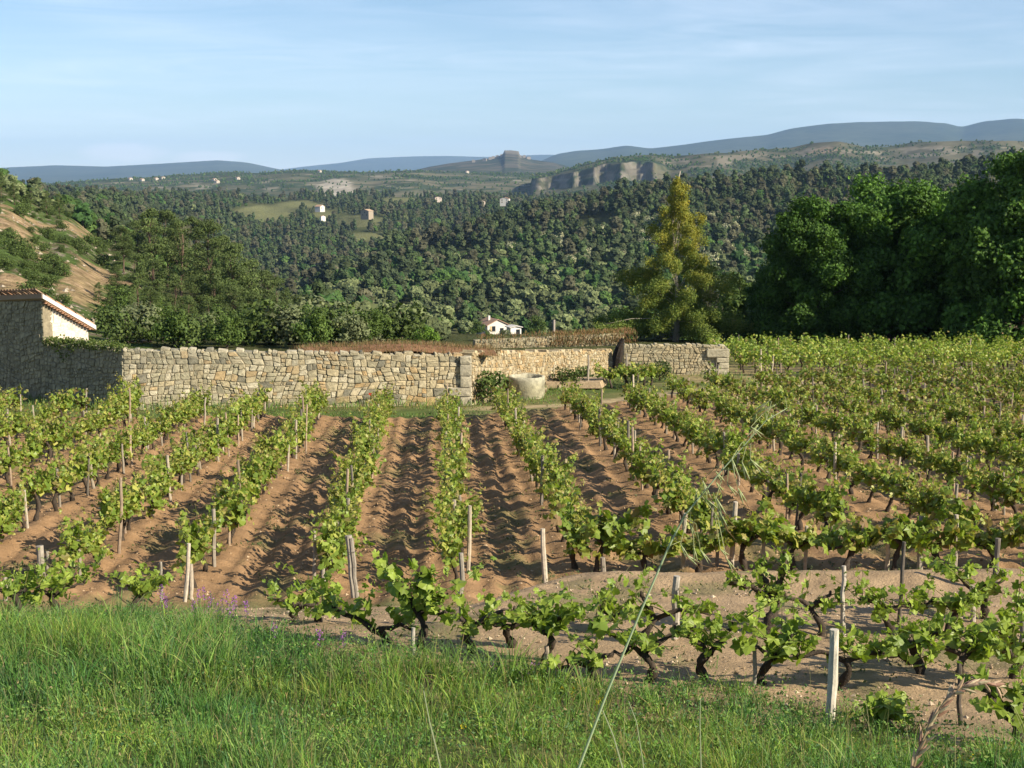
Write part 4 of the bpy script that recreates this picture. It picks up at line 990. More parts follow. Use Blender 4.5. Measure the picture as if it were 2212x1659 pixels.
p = P(1330, 764, 70); o = link('burnt_stump', m.mesh('burnt_stump', M_BARK), None, (p[0], p[1], float(zg(p[0], p[1])))); o.scale = (1, 1, 1.1)
tag(o, 'blackened leaning tree stump in the gap of the ruined wall', 'stump')
pp_ = base(1197, 150); m = MB(); m.tube([(0, 0, -.5), (0, 0, 4), (0, 0, float(tanel(695)) * 150 - pp_[2])], [.15, .14, .12], 8, (.22, .19, .16)); up_ = empty('utility_pole', pp_)
link('pole', m.mesh('pole', M_WOOD, True), up_); m = MB(); m.box((0, 0, float(tanel(697)) * 150 - pp_[2]), (.5, .1, .1), 0, (.2, .2, .2)); link('bracket', m.mesh('bracket', M_WOOD), up_)
tag(up_, 'plain wooden utility pole rising behind the low far wall', 'pole')

# ------------------------------------------------------------------ houses
def house(name, u, y, vb, w, d, h, rh, rot, label, wall=(.62, .57, .5), roofc=(.34, .22, .15), wins=((-.25, .55), (.25, .55)), chimney=False, gable=True, group=None):
    x = (u - 1106) / F * y; z = float(tanel(vb)) * y
    z = max(z, float(zg(x, y)) - .5) if y < 2600 else z
    o = empty(name, (x, y, z), rot)
    m = MB(); V = np.array([[sx * w / 2, sy * d / 2, z_] for z_ in (-3, h) for sx, sy in ((-1, -1), (1, -1), (1, 1), (-1, 1))])
    Q = [[0, 1, 5, 4], [1, 2, 6, 5], [2, 3, 7, 6], [3, 0, 4, 7]]
    V = np.concatenate([V, [[0, -d / 2, h + rh], [0, d / 2, h + rh]]]); m.add(V, Q=Q, T=[[4, 5, 8], [6, 7, 9]], col=wall); link('wall', m.mesh('wall', M_PLASTER), o)
    ov = .35; m = MB(); sl = rh / (w / 2); t = .18
    for sx in (-1, 1):
        e = np.array([[0, -d / 2 - ov, h + rh + .02], [sx * (w / 2 + ov), -d / 2 - ov, h - ov * sl + .02], [sx * (w / 2 + ov), d / 2 + ov, h - ov * sl + .02], [0, d / 2 + ov, h + rh + .02]])
        m.add(np.concatenate([e, e + [0, 0, t]]), Q=[[0, 1, 2, 3], [4, 7, 6, 5], [0, 4, 5, 1], [1, 5, 6, 2], [2, 6, 7, 3], [3, 7, 4, 0]], col=roofc)
    rf = link('roof', m.mesh('roof', M_TILE), o)
    if chimney: m = MB(); m.box((-w * .18, 0, h + rh * .8 + .5), (.5, .5, 1.2), 0, wall); link('chimney', m.mesh('chimney', M_PLASTER), rf)
    for (wx_, wz_) in wins:
        m = MB(); m.box((wx_ * w, -d / 2 - .03, wz_ * h), (.95, .1, 1.25), 0, (.03, .03, .035)); wi = link('window', m.mesh('window', M_GLASS), o)
        m = MB(); m.box((wx_ * w, -d / 2 - .06, wz_ * h - .68), (1.15, .2, .1), 0, (.4, .38, .34)); link('sill', m.mesh('sill', M_PLASTER), wi)
        if wx_ < 0: m = MB(); m.box((wx_ * w - .75, -d / 2 - .05, wz_ * h), (.5, .08, 1.25), 0, (.5, .36, .2)); link('shutter', m.mesh('shutter', M_WOOD), wi)
    tag(o, label, 'house', group); return o
house('farmhouse', 1064, 360, 733, 5.6, 6.5, 3.2, 1.3, math.radians(24), 'white farmhouse gable with chimney in the valley beyond the wall', (.62, .58, .52), chimney=True, wins=((-.2, .72), (.2, .55)))
house('annex', 1110, 350, 733, 2.8, 3, 2.2, .3, math.radians(20), 'small white flat-roofed annex beside the farmhouse', (.7, .67, .62), (.55, .52, .48), wins=((.2, .5),))
house('stone_house', 795, 1500, 468, 10, 9, 6, 1.6, math.radians(-28), 'square stone house standing alone on the far green field', (.30, .25, .19), (.42, .30, .2), wins=((-.25, .3), (.25, .3), (0, .75)))
house('white_house', 694, 1620, 452, 10, 7, 3.0, 1.9, 1.15, 'low white house beside the dark tree on the far meadow', (.55, .52, .48), wins=((-.2, .5),))
house('white_house', 1091, 1750, 440, 11, 8, 6.0, 1.6, -.2, 'two-storey white house among trees on the far ridge', (.58, .55, .5), wins=((-.25, .3), (.25, .3), (-.25, .75), (.25, .75)))
house('far_house', 1040, 1800, 440, 9, 7, 3, 1.4, .2, 'half hidden house left of the two-storey white house on the ridge', (.6, .5, .42))
house('far_house', 948, 1900, 432, 9, 7, 3, 1.4, .1, 'tan roofed house above the wood right of the far stone house', (.6, .5, .42))
house('far_house', 700, 1580, 472, 5, 4, 2.4, 1, .5, 'tiny white hut below the low white house', (.7, .67, .62), wins=())
def on_surf(rd, u, v):
    X, Y, Z, T, U = rd; a, b = px(X, Y, Z); m_ = (np.abs(a - u) + np.abs(b - v) * 2 + (T > 1) * 99); k = np.argmin(m_); return X.ravel()[k], Y.ravel()[k], Z.ravel()[k]
for i, (u, v) in enumerate([(280, 389), (308, 391), (338, 389), (350, 387), (462, 391), (470, 395), (515, 388), (690, 373), (1010, 374)]):
    x, y, z = on_surf(rid_p, u, v); o = house('hamlet_house', 1106 + F * x / y, y, v, random.uniform(9, 13), 8, 3.6, 2.4, random.uniform(.6, 1.2), 'pale house of the far hamlet on the wooded plateau', (.42, .37, .31), (.30, .19, .13), wins=((0, .5),), group='hamlet houses on the far plateau'); o.location = (x, y, z + 1)
for i, (u, v) in enumerate([(1058, 345), (1066, 343), (1074, 341), (1084, 339), (1132, 341), (1140, 344), (1046, 348), (1022, 351)]):
    x, y, z = on_surf(rid_v, u, v); o = house('village_house', u, y, v, random.uniform(12, 18), 10, 8, 2, random.uniform(-.5, .5), 'tiny pale house of the hilltop village under the rock', (.24, .21, .175), (.2, .15, .115), wins=((0, .5),), group='houses of the hilltop village'); o.location = (x, y, z + 2)

# ------------------------------------------------------------------ grapevines
OUT5 = np.array([(0, -.10), (.18, -.46), (.42, -.34), (.38, -.10), (.58, .10), (.34, .20), (.26, .42), (0, .62), (-.26, .42), (-.34, .20), (-.58, .10), (-.38, -.10), (-.42, -.34), (-.18, -.46)])
OUT8 = np.array([(0, -.12), (.30, -.42), (.56, .02), (.28, .36), (0, .6), (-.28, .36), (-.56, .02), (-.30, -.42)])
def leaf_geo(out, size, curl, rg):
    r2 = (out ** 2).sum(1); z = -curl * r2 + .05 * rg.normal(size=len(out)); V = np.column_stack([out, z]) * size
    n = len(out); j = np.arange(n)
    return np.concatenate([V, [[0, 0, .02 * size]]]), np.stack([j, (j + 1) % n, np.full(n, n)], 1)
def leaf_frames(nor, rg):
    n = len(nor); t = rand_unit(n, rg); t[:, 2] -= .9                 # tips tend to hang
    b = nrm(t - nor * (t * nor).sum(1, keepdims=True)); a = np.cross(b, nor)
    return a, b
def add_leaves(mb, cen, nor, sizes, cols, rg, out=OUT8):
    a, b = leaf_frames(nor, rg); n = len(cen); k = len(out)
    curl = rg.uniform(.05, .5, n)
    r2 = (out ** 2).sum(1)
    zz = -curl[:, None] * r2[None] + .05 * rg.normal(size=(n, k))
    V = cen[:, None] + (a[:, None] * out[None, :, :1] + b[:, None] * out[None, :, 1:] + nor[:, None] * zz[..., None]) * sizes[:, None, None]
    V = np.concatenate([V, cen[:, None] + nor[:, None] * .02 * sizes[:, None, None]], 1)
    j = np.arange(k); T = np.stack([j, (j + 1) % k, np.full(k, k)], 1)
    T = (T[None] + (np.arange(n) * (k + 1))[:, None, None]).reshape(-1, 3)
    mb.add(V.reshape(-1, 3), T=T, col=np.repeat(cols, k + 1, 0))
VL1, VL2, VL3, VL4 = np.array([.125, .195, .028]), np.array([.245, .315, .05]), np.array([.40, .39, .09]), np.array([.26, .17, .085])
def vine_cols(n, rg, young=.22, red=.10):
    c = lerp(VL1, VL2, rg.random((n, 1))); k = rg.random(n)
    c = np.where((k < young)[:, None], lerp(c, VL3, rg.uniform(.3, 1, (n, 1))), c)
    return np.where((k > 1 - red)[:, None], lerp(c, VL4, rg.uniform(.3, 1, (n, 1))), c)
BK = np.array([.060, .047, .036])
def vine_wood(rg, arms, h=.42, r=.05, tw=.06):
    r = r * .82
    """gnarled trunk with arms; returns the mesh builder and bud positions (point, direction)"""
    mb = MB(); buds = []
    t = np.linspace(0, 1, 8)[:, None]
    ph = rg.random(3) * 6; p = np.concatenate([tw * np.sin(t * 4.5 + ph[0]) * t, tw * np.sin(t * 3.5 + ph[1]) * t * 1.3, -.06 + (h + .06) * t], 1)
    mb.tube(p, r * (1.25 - .45 * t[:, 0]) * (1 + .25 * np.sin(t[:, 0] * 13 + ph[2])), 7, BK, .22, rg)
    for (dx, dy, dz) in arms:
        L = math.sqrt(dx * dx + dy * dy + dz * dz); s = np.linspace(0, 1, 8)[:, None]
        q = p[-1] * np.array([1, 1, .96]) + np.array([dx, dy, dz]) * s + np.array([0, 0, 1]) * (.12 * np.sin(s * 3.0) - .02) * L + .025 * rg.normal(size=(8, 3)) * s
        mb.tube(q, r * (.78 - .38 * s[:, 0]) * (1 + .2 * np.sin(s[:, 0] * 17 + ph[1])), 6, BK * 1.1, .2, rg)
        for k in np.linspace(.25, 1, max(2, int(L / .11))): buds.append(np.array([np.interp(k, s[:, 0], q[:, i]) for i in range(3)]))
        mb.tube([q[-1], q[-1] + [dx * .03, dy * .03, .05]], [r * .42, r * .3], 6, BK, .15, rg)
    buds.append(p[-1])
    return mb, buds
def shoots(rg, buds, per=1.6, L=(.25, .5), spread=.5, droop=.25, step=.05):
    """green shoots from the buds: list of polylines"""
    S = []
    for b in buds:
        for _ in range(int(per + rg.random())):
            a = rg.random() * 6.28; d = np.array([math.cos(a) * spread, math.sin(a) * spread, 1 - droop * rg.random() * 2.2]); d = d / np.linalg.norm(d)
            l = rg.uniform(*L) * (1.55 if rg.random() < .11 else 1); t = np.linspace(0, 1, 5)[:, None]
            S.append(b + d * l * t + np.array([math.cos(a + 1), math.sin(a + 1), -.3]) * .10 * t ** 2)
    return S
def vine_leaves(rg, S, size, step, grow=1.0):
    P_, N_, Z_ = [], [], []
    for s in S:
        L = np.linalg.norm(s[-1] - s[0]); n = max(2, int(L / step))
        for k in np.linspace(.12, 1, n):
            c = np.array([np.interp(k * 4, np.arange(5), s[:, i]) for i in range(3)]); off = rand_unit(1, rg)[0] * np.array([1, 1, .5]) * .075
            P_.append(c + off); N_.append(off * 6 + np.array([0, 0, .35]) + .45 * rg.normal(size=3)); Z_.append(size * (1.15 - .75 * k ** 2) * rg.uniform(.75, 1.25))
    return np.array(P_), nrm(np.array(N_)), np.array(Z_)
def make_vine(seed, kind='field'):
    rg = np.random.default_rng(seed)
    arms = [(rg.normal() * .06, sg * rg.uniform(.32, .55), rg.uniform(.0, .18)) for sg in (-1, 1)]
    if rg.random() < .6: arms.append((rg.normal() * .1, rg.normal() * .15, rg.uniform(.12, .25)))
    w, buds = vine_wood(rg, arms, rg.uniform(.30, .46), rg.uniform(.036, .055), .07)
    if kind == 'cross': S = shoots(rg, buds, 1.75, (.22, .50), .75, .4); step, size = .052, .17
    else: S = shoots(rg, buds, 1.7, (.28, .66), .34, .26) + shoots(rg, buds, .9, (.18, .34), 1.0, .75); step, size = .042, .118
    P_, N_, Z_ = vine_leaves(rg, S, size, step); c = vine_cols(len(P_), rg)
    tip = (Z_ < size * .62)[:, None]; c = np.where(tip, lerp(c, lerp(VL3, VL4, rg.random((len(P_), 1))), rg.uniform(.3, 1, (len(P_), 1))), c)
    # young tips are paler and redder
    lv = MB(); add_leaves(lv, P_, N_, Z_, c, rg, OUT8 if kind == 'field' else OUT5)
    sh = MB()
    for s in S: sh.tube(s, [.006, .005, .004, .003, .002], 4, (.16, .17, .05))
    return w.mesh('vine_trunk', M_BARK, True), lv.mesh('vine_leaves', M_VINE), sh.mesh('vine_shoots', M_GRASS)
VINES = [make_vine(200 + i) for i in range(10)]; CROSS = [make_vine(230 + i, 'cross') for i in range(6)]
def put_vine(ms, loc, rot, sc, label, group, sz=1.0):
    o = empty('grapevine', loc, rot, sc); o.scale = (sc, sc, sc * sz)
    link('trunk', ms[0], o); l = link('leaves', ms[1], o); l['kind'] = 'stuff'; l = link('shoots', ms[2], o); l['kind'] = 'stuff'
    tag(o, label, 'vine', group); return o
def stake_mesh(seed, h, w, col, lean=.05):
    rg = np.random.default_rng(seed); mb = MB(); t = np.linspace(0, 1, 5)[:, None]
    p = np.concatenate([lean * rg.normal() * t * h + .006 * rg.normal(size=(5, 1)), lean * rg.normal() * t * h + .006 * rg.normal(size=(5, 1)), -.15 + (h + .15) * t], 1)
    mb.tube(p, w * (1 - .15 * t[:, 0]), 7, col, .12, rg); return mb.mesh('stake', M_WOOD)
WOODS = [(.33, .285, .225), (.27, .235, .19), (.37, .315, .24), (.16, .14, .115), (.29, .22, .16)]
STAKES = [stake_mesh(300 + i, .62 + .06 * (i % 5), .019 + .003 * (i % 4), WOODS[i % 5]) for i in range(10)]
ORD = 'zeroth first second third fourth fifth sixth seventh eighth ninth tenth eleventh twelfth thirteenth fourteenth fifteenth sixteenth seventeenth eighteenth nineteenth twentieth'.split()
def ordw(n):
    if n <= 20: return ORD[n]
    return ('twenty-' if n < 30 else 'thirty-') + ORD[n - 20 if n < 30 else n - 30] if n % 10 else {30: 'thirtieth', 40: 'fortieth'}[n]
rowang = math.atan(-RDX)
ic = ROWS.index(-0.34); cand = []
for ri, s in enumerate(ROWS):
    y = row_start(s) + .3; n = 0; y1 = row_end(s)
    while y < y1 - .2:
        n += 1; x = row_x(s, y) + random.gauss(0, .05)
        u = 1106 + F * x / y
        if -90 < u < 2400: cand.append((ri, n, x, y, s))
        y += random.uniform(1.0, 1.22)
def where_row(ri):
    k = ri - ic
    return 'the row ending at the split post' if k == 0 else 'the %s row %s of the split post' % (ordw(abs(k)), 'left' if k < 0 else 'right')
cand.sort(key=lambda c: c[3] + 4 * max(0, c[0] - 14)); far_v = MB(); far_w = MB(); nv = 0
def vsize(rg, s, y): return rg.uniform(.86, 1.18)
pr = np.random.default_rng(9)
def far_vine(x, y, z, sc=1.0):
    n = int(105 * sc); p = pr.normal(size=(n, 3)) * np.array([.15, .24, .15]) * sc + np.array([0, 0, .62 * sc]); p[:, 2] = np.maximum(p[:, 2], .14)
    up = pr.random(n) < .25; p[up, 2] += pr.random(up.sum()) * .3
    d = nrm(p - np.array([0, 0, .5]) + .5 * pr.normal(size=(n, 3)))
    leaf_quads(far_v, p + np.array([x, y, z]), d, .15 * (.7 + .6 * pr.random(n)), vine_cols(n, pr, .2, .30 if y < 64 else .1) * (.85 if y < 64 else 1.1), pr, .9)
    t = np.linspace(0, 1, 4)[:, None]; q = np.array([x, y, z]) + np.concatenate([.05 * pr.normal(size=(4, 2)) * t, .5 * t], 1); far_w.tube(q, [.05, .045, .04, .035], 5, BK, .2, pr)
for i, (ri, n, x, y, s) in enumerate(cand):
    z = float(z_near(x, y)) + .06; sc = pr.uniform(.86, 1.16)
    if i < 268:
        put_vine(VINES[pr.integers(0, 10)], (x, y, z), rowang + (math.pi if pr.random() < .5 else 0) + pr.normal() * .12, sc, 'grapevine, %s from the near end of %s' % (ordw(n), where_row(ri)), 'vines in the ploughed rows', pr.uniform(.90, 1.10))
    else: far_vine(x, y, z, sc * .86)
    if pr.random() < (.62 if s < 1.2 else .5):
        xx, yy2 = x + pr.uniform(-.10, .22), y + pr.uniform(-.45, .45)
        o = link('vine_stake', STAKES[pr.integers(0, 10)], None, (xx, yy2, z - .02), pr.random() * 6); o.scale = (1.4, 1.4, pr.uniform(.95, 1.6))
        tag(o, 'grey wooden stake beside the %s vine of %s' % (ordw(n), where_row(ri)), 'stake', 'wooden stakes in the vine rows')
# the back block beyond the track
for y in np.arange(65.6, 80, 1.9):
    for k, x in enumerate(np.arange(9.6 + (y - 65) * .12, 36, 1.05)):
        xx, yy2 = x + pr.normal() * .15, y + pr.normal() * .1
        if pr.random() < .90 and 1106 + F * xx / yy2 < 2290 and not (xx < 10.9 and yy2 < 69.0): far_vine(xx, yy2, float(zg(xx, yy2)), pr.uniform(1.05, 1.4))
        if pr.random() < .06:
            o = link('vine_stake', STAKES[pr.integers(0, 10)], None, (xx + .2, yy2 - .4, float(zg(xx, yy2))), 0); o.scale = (1.6, 1.6, 1.6)
            tag(o, 'grey wooden stake in the far vine block below the oaks', 'stake', 'stakes in the far vine block')
for j, (x, y) in enumerate([(4.2, 59.5), (4.9, 60.2), (5.2, 61.4), (5.6, 59.6), (6.0, 60.8)]): 
    put_vine(CROSS[pr.integers(0, 6)], (x, y, float(zg(x, y))), pr.random() * 6, 1.15, 'leafy vine, %s from the left in the clump by the ruined wall' % ordw(j + 1), 'vines by the ruined wall')
for u, v in [(1270, 836), (1352, 832)]:
    p = G(u, v, 40, 75); o = link('vine_stake', STAKES[1], None, p, 0); o.scale = (2.2, 2.2, 2.0); tag(o, 'tall grey stake %s the vine clump by the ruined wall' % ('before' if u < 1300 else 'behind'), 'stake', 'stakes by the ruined wall')
o = link('distant_vines', far_v.mesh('distant_vines', M_VINE)); tag(o, 'many small vine bushes filling the far right blocks', 'vines', None, 'stuff')
o = link('distant_vine_trunks', far_w.mesh('distant_vine_trunks', M_BARK)); tag(o, 'dark little trunks of the far right vine blocks', 'vine trunks', None, 'stuff')

# cross row along the terrace edge
for i, x in enumerate(np.arange(1.35, 10.6, .80)):
    y = 21.9 + .12 * math.sin(x * 2) + .06 * x
    put_vine(CROSS[i % 6], (x, y, float(z_near(x, y)) + .05), math.pi / 2 + pr.normal() * .2 + (math.pi if i % 2 else 0), pr.uniform(1.05, 1.3), 'big-leaved vine, %s from the left in the cross row behind the terrace edge' % ordw(i + 1), 'cross row behind the terrace edge')
for i, (u, vt, vb, wd) in enumerate([(1178, 1143, 1272, 1.6), (1306, 1205, 1275, 1.7), (1487, 1108, 1235, 1.5), (1592, 1082, 1238, 1.6), (1560, 1150, 1230, 1.3), (1757, 1135, 1225, 1.2), (1660, 1120, 1220, 1.1), (2010, 1115, 1205, 1.9), (1940, 1170, 1240, 1.5), (2090, 1110, 1200, 1.3)]):
    p = G(u, vb, 20.5, 40) if i < 2 else np.array([(u - 1106) / F * 22.4, 22.4, float(z_near((u - 1106) / F * 22.4, 22.4))])
    h = tanel(vt) * p[1] - p[2]
    o = link('vine_post', stake_mesh(400 + i, float(h), .027 * wd, WOODS[i % 3]), None, p)
    tag(o, 'weathered post, %s from the left along the cross row' % ordw(i + 1), 'post', 'posts of the cross row')
# end posts of the rows
def end_post(u, vt, vb, rad, label, seed, col=(.32, .285, .235), name='vine_post', lean=.04, split=False):
    p = G(u, vb, 8, 40); h = float(tanel(vt) * p[1] - p[2]); rg = np.random.default_rng(seed); col = np.array(col) * .8
    o = empty(name, p); mb = MB(); t = np.linspace(0, 1, 7)[:, None]
    q = np.concatenate([-lean * h * t + .006 * rg.normal(size=(7, 1)), .03 * t, -.15 + (h + .15) * t], 1)
    mb.tube(q, rad * (1 - .12 * t[:, 0]), 9, col, .10, rg); link('shaft', mb.mesh('shaft', M_WOOD), o)
    if split:
        mb = MB(); mb.tube(q + np.array([rad * .75, -rad * .5, -.03]), rad * .62, 7, np.array(col) * .92, .15, rg); link('split_half', mb.mesh('split_half', M_WOOD), o)
        mb = MB(); a = np.linspace(0, 6.283, 13); mb.tube(np.stack([np.cos(a) * rad * 1.5 - lean * h * .8 + rad * .3, np.sin(a) * rad * 1.5, a * 0 + h * .78], 1), .004, 4, (.10, .09, .08)); link('wire', mb.mesh('wire', M_WOOD), o)
    tag(o, label, 'post', 'end posts of the rows'); return o
end_post(768, 1158, 1302, .055, 'thick split grey post leaning at the end of a vine row', 1, lean=.09, split=True)
end_post(998, 1196, 1345, .030, 'slim grey post at the near end of the central vine row', 2, lean=.01)
end_post(92, 1180, 1278, .060, 'stout pale post at the near end of a row, by the picture edge', 3, lean=.02)
end_post(105, 1192, 1276, .025, 'thin stake standing against the stout pale post', 4, lean=0)
end_post(398, 1175, 1306, .030, 'crooked bleached post above the purple flowers', 5, (.46, .40, .32), lean=-.10)
end_post(415, 1220, 1302, .034, 'short bleached post leaning on the crooked one', 6, (.42, .36, .28), lean=.03)
end_post(12, 1245, 1300, .035, 'short grey post at the left picture edge', 7, lean=0)
end_post(350, 1215, 1305, .022, 'short weathered stub post left of the crooked bleached post', 8, lean=0)
end_post(702, 1228, 1300, .032, 'stub post beneath the vines beside the split post', 9, (.30, .26, .22), lean=.05)

# gnarled vines of the upper terrace: every leaf a part of its own
lrg = np.random.default_rng(50); LEAF = []
for i in range(12):
    V, T = leaf_geo(OUT5, 1.0, lrg.uniform(.1, .5), lrg); c = vine_cols(1, lrg, .45, .05)[0] * 1.08
    m = MB(); m.add(V, T=T, col=c[None] * (1 + .12 * lrg.normal(size=(len(V), 1)))); LEAF.append(m.mesh('leaf', M_VINE))
from mathutils import Matrix, Vector
def terrace_vine(u, vb, arms, label, seed, h=.4, r=.055, per=1.3, size=.145, L=(.22, .52), tw=.08, droop=.42, spread=.75, step=.058, maxn=170):
    hr = np.random.default_rng(seed + 9000); per *= hr.uniform(.75, 1.5); size *= hr.uniform(.72, .92); r *= .85; L = (L[0], L[1] * hr.uniform(.62, 1.15)); droop *= hr.uniform(.5, 1.3)
    p = G(u, vb, 7, 18.8); rg = np.random.default_rng(seed); o = empty('grapevine', p)
    w, buds = vine_wood(rg, arms, h, r, tw); link('trunk', w.mesh('trunk', M_BARK, True), o)
    S = shoots(rg, buds, per, L, spread, droop); sh = MB()
    for s in S: sh.tube(s, [.006, .005, .004, .003, .002], 4, (.16, .15, .05))
    x = link('shoots', sh.mesh('shoots', M_GRASS), o); x['kind'] = 'stuff'
    P_, N_, Z_ = vine_leaves(rg, S, size, step); k = rg.permutation(len(P_))[:maxn]; a, b = leaf_frames(N_, rg)
    gz = np.array([float(z_near(p[0] + q[0], p[1] + q[1])) - p[2] for q in P_])
    for i in k:
        if P_[i][2] < gz[i] + .04: continue
        l = link('leaf', LEAF[rg.integers(0, 12)], o); M = Matrix([[a[i][j] * Z_[i], b[i][j] * Z_[i], N_[i][j] * Z_[i], P_[i][j]] for j in range(3)] + [[0, 0, 0, 1]]); l.matrix_basis = M
    tag(o, label, 'vine', 'gnarled vines on the upper terrace'); return o
TV = [
 (290, 1325, [(.2, .1, .1), (-.22, 0, .12)], 'bushy vine with large bright leaves beside the tall grass', dict(h=.25, per=2.2, size=.17, droop=.3)),
 (40, 1345, [(.4, .1, .1), (-.4, 0, .1)], 'leafy vine at the left picture edge above the grass', dict(h=.3, per=2.0)),
 (130, 1335, [(.35, .1, .1), (-.35, 0, .1)], 'leafy vine in front of the stout pale post', dict(h=.3, per=2.0)),
 (690, 1345, [(-.3, 0, .0), (.45, -.1, -.15)], 'sparse vine with few pale leaves under the split post', dict(h=.22, per=.9)),
 (830, 1392, [(-.55, .15, .18), (.35, 0, .05)], 'vine with thick dark trunk lying aslant above the grass', dict(h=.16, r=.06, per=.9)),
 (905, 1408, [(-.15, 0, .25), (.28, 0, .2), (0, .1, .35)], 'densest leafy vine of the terrace row, below the central rows', dict(h=.35, per=2.3, size=.165)),
 (1020, 1412, [(-.3, 0, .15), (.35, 0, .15)], 'vine with yellowing leaves beside the slim grey post', dict(h=.3, per=1.4, size=.165)),
 (1105, 1398, [(-.35, 0, .02), (.4, 0, .05)], 'vine with long level arm over bare soil', dict(h=.25, per=1.0)),
 (1180, 1432, [(-.18, 0, .12), (.2, 0, .18)], 'compact round vine with bright leaves at the grass edge', dict(h=.35, per=2.2, size=.17)),
 (1310, 1372, [(-.1, 0, .12), (.18, 0, .1)], 'small vine shoot alone on the bare soil', dict(h=.15, per=1.2, r=.03)),
 (1395, 1395, [(-.15, 0, .25), (.55, 0, .05)], 'vine with a bare level arm reaching the fat cut post', dict(h=.3, per=1.0)),
 (1400, 1472, [(-.4, 0, .2), (.45, 0, .2)], 'leafy vine crossed by the tall oat stalk', dict(h=.28, per=1.7, size=.165)),
 (1290, 1478, [(-.3, 0, -.02), (.3, 0, .12)], 'low vine with twisted trunk on the ground by the yellow flowers', dict(h=.18, per=1.2)),
 (1520, 1470, [(-.3, 0, .2), (.2, 0, .25)], 'drooping vine just right of the tall oat stalk', dict(h=.3, per=1.5)),
 (1662, 1372, [(-.42, 0, .22), (.12, 0, .48), (-.15, .1, .35)], 'big gnarled old vine with thick forked black trunk', dict(h=.32, r=.085, per=2.0, size=.13, L=(.12, .3))),
 (1648, 1482, [(-.15, 0, .1), (.18, 0, .15)], 'small vine tied to a short mossy stake', dict(h=.3, per=1.4)),
 (1770, 1372, [(-.3, 0, .12), (.2, 0, .1)], 'light vine behind the pale square post', dict(h=.28, per=1.3, size=.14)),
 (1815, 1490, [(-.4, 0, .05), (.55, 0, .0)], 'leafy vine around the pale square post', dict(h=.3, per=2.0, size=.16)),
 (1925, 1372, [(-.3, 0, .12), (.35, 0, .05)], 'dark-armed vine at the middle of the right terrace', dict(h=.26, per=1.5, size=.14)),
 (1985, 1455, [(.35, 0, .12), (-.25, 0, .0)], 'vine with trunk arched like a hoop', dict(h=.30, r=.06, per=1.0)),
 (2080, 1490, [(-.5, 0, .1), (.45, 0, .02), (.1, 0, .2)], 'wide vine with black arms spread over the thin dark stake', dict(h=.34, r=.055, per=1.9)),
 (2190, 1470, [(-.35, 0, .15), (.3, 0, .1)], 'vine at the right picture edge with sagging arm', dict(h=.35, per=1.6)),
 (1930, 1585, [(.06, 0, .05)], 'young vine sucker with large pale leaves in the grass', dict(h=.10, r=.02, per=3.0, size=.16, L=(.15, .3))),
 (2195, 1610, [(-.15, 0, .15), (.2, 0, .2)], 'large-leaved vine in the bottom right corner', dict(h=.25, per=2.6, size=.16)),
 (2120, 1335, [(-.3, 0, .18), (.3, 0, .12)], 'bright leafy vine beyond the right end of the terrace', dict(h=.3, per=1.8, size=.14)),
 (2050, 1372, [(-.3, 0, .1), (.3, 0, .12)], 'dark tangled vine between two posts on the right', dict(h=.3, per=1.5, size=.14)),
 (640, 1338, [(.25, 0, .08), (-.2, 0, .1)], 'low vine with bright fresh leaves over bare soil at the grass', dict(h=.15, per=1.5, size=.16)),
]
for i, (u, vb, arms, lab, kw) in enumerate(TV): terrace_vine(u, vb, arms, lab, 500 + i, **kw)
for i, (u, vt, vb, rad, lab, col) in enumerate([
  (892, 1358, 1420, .022, 'short grey stake under the densest terrace vine', (.36, .33, .28)), (1181, 1398, 1438, .024, 'stub stake below the compact round vine', (.34, .28, .22)),
  (1457, 1246, 1378, .040, 'fat cut post standing on bare soil', (.44, .40, .34)), (1822, 1224, 1372, .026, 'pale crooked stake with forked top on the terrace', (.42, .38, .32)),
  (1793, 1362, 1548, .042, 'pale square-topped post in front, wound with leaves', (.50, .46, .38)), (1942, 1172, 1345, .022, 'dark tall stake in the middle of the right terrace', (.14, .12, .10)),
  (2103, 1266, 1342, .030, 'pale cut stub post near the right edge', (.46, .40, .32)), (2150, 1164, 1275, .034, 'dark post leaning at the right end of the terrace', (.15, .13, .11)),
  (1628, 1386, 1485, .020, 'short mossy stake with a rounded top', (.30, .28, .24)), (2076, 1430, 1568, .020, 'thin dark stake under the wide vine', (.12, .10, .08)), (2208, 1330, 1420, .03, 'grey post cut by the right picture edge', (.3, .27, .23)),
  (1003, 1290, 1392, .02, 'dark stub stake behind the yellowing vine', (.16, .14, .11))]):
    end_post(u, vt, vb, rad, lab, 40 + i, col, 'vine_stake', random.choice((-.03, .02, .05)))

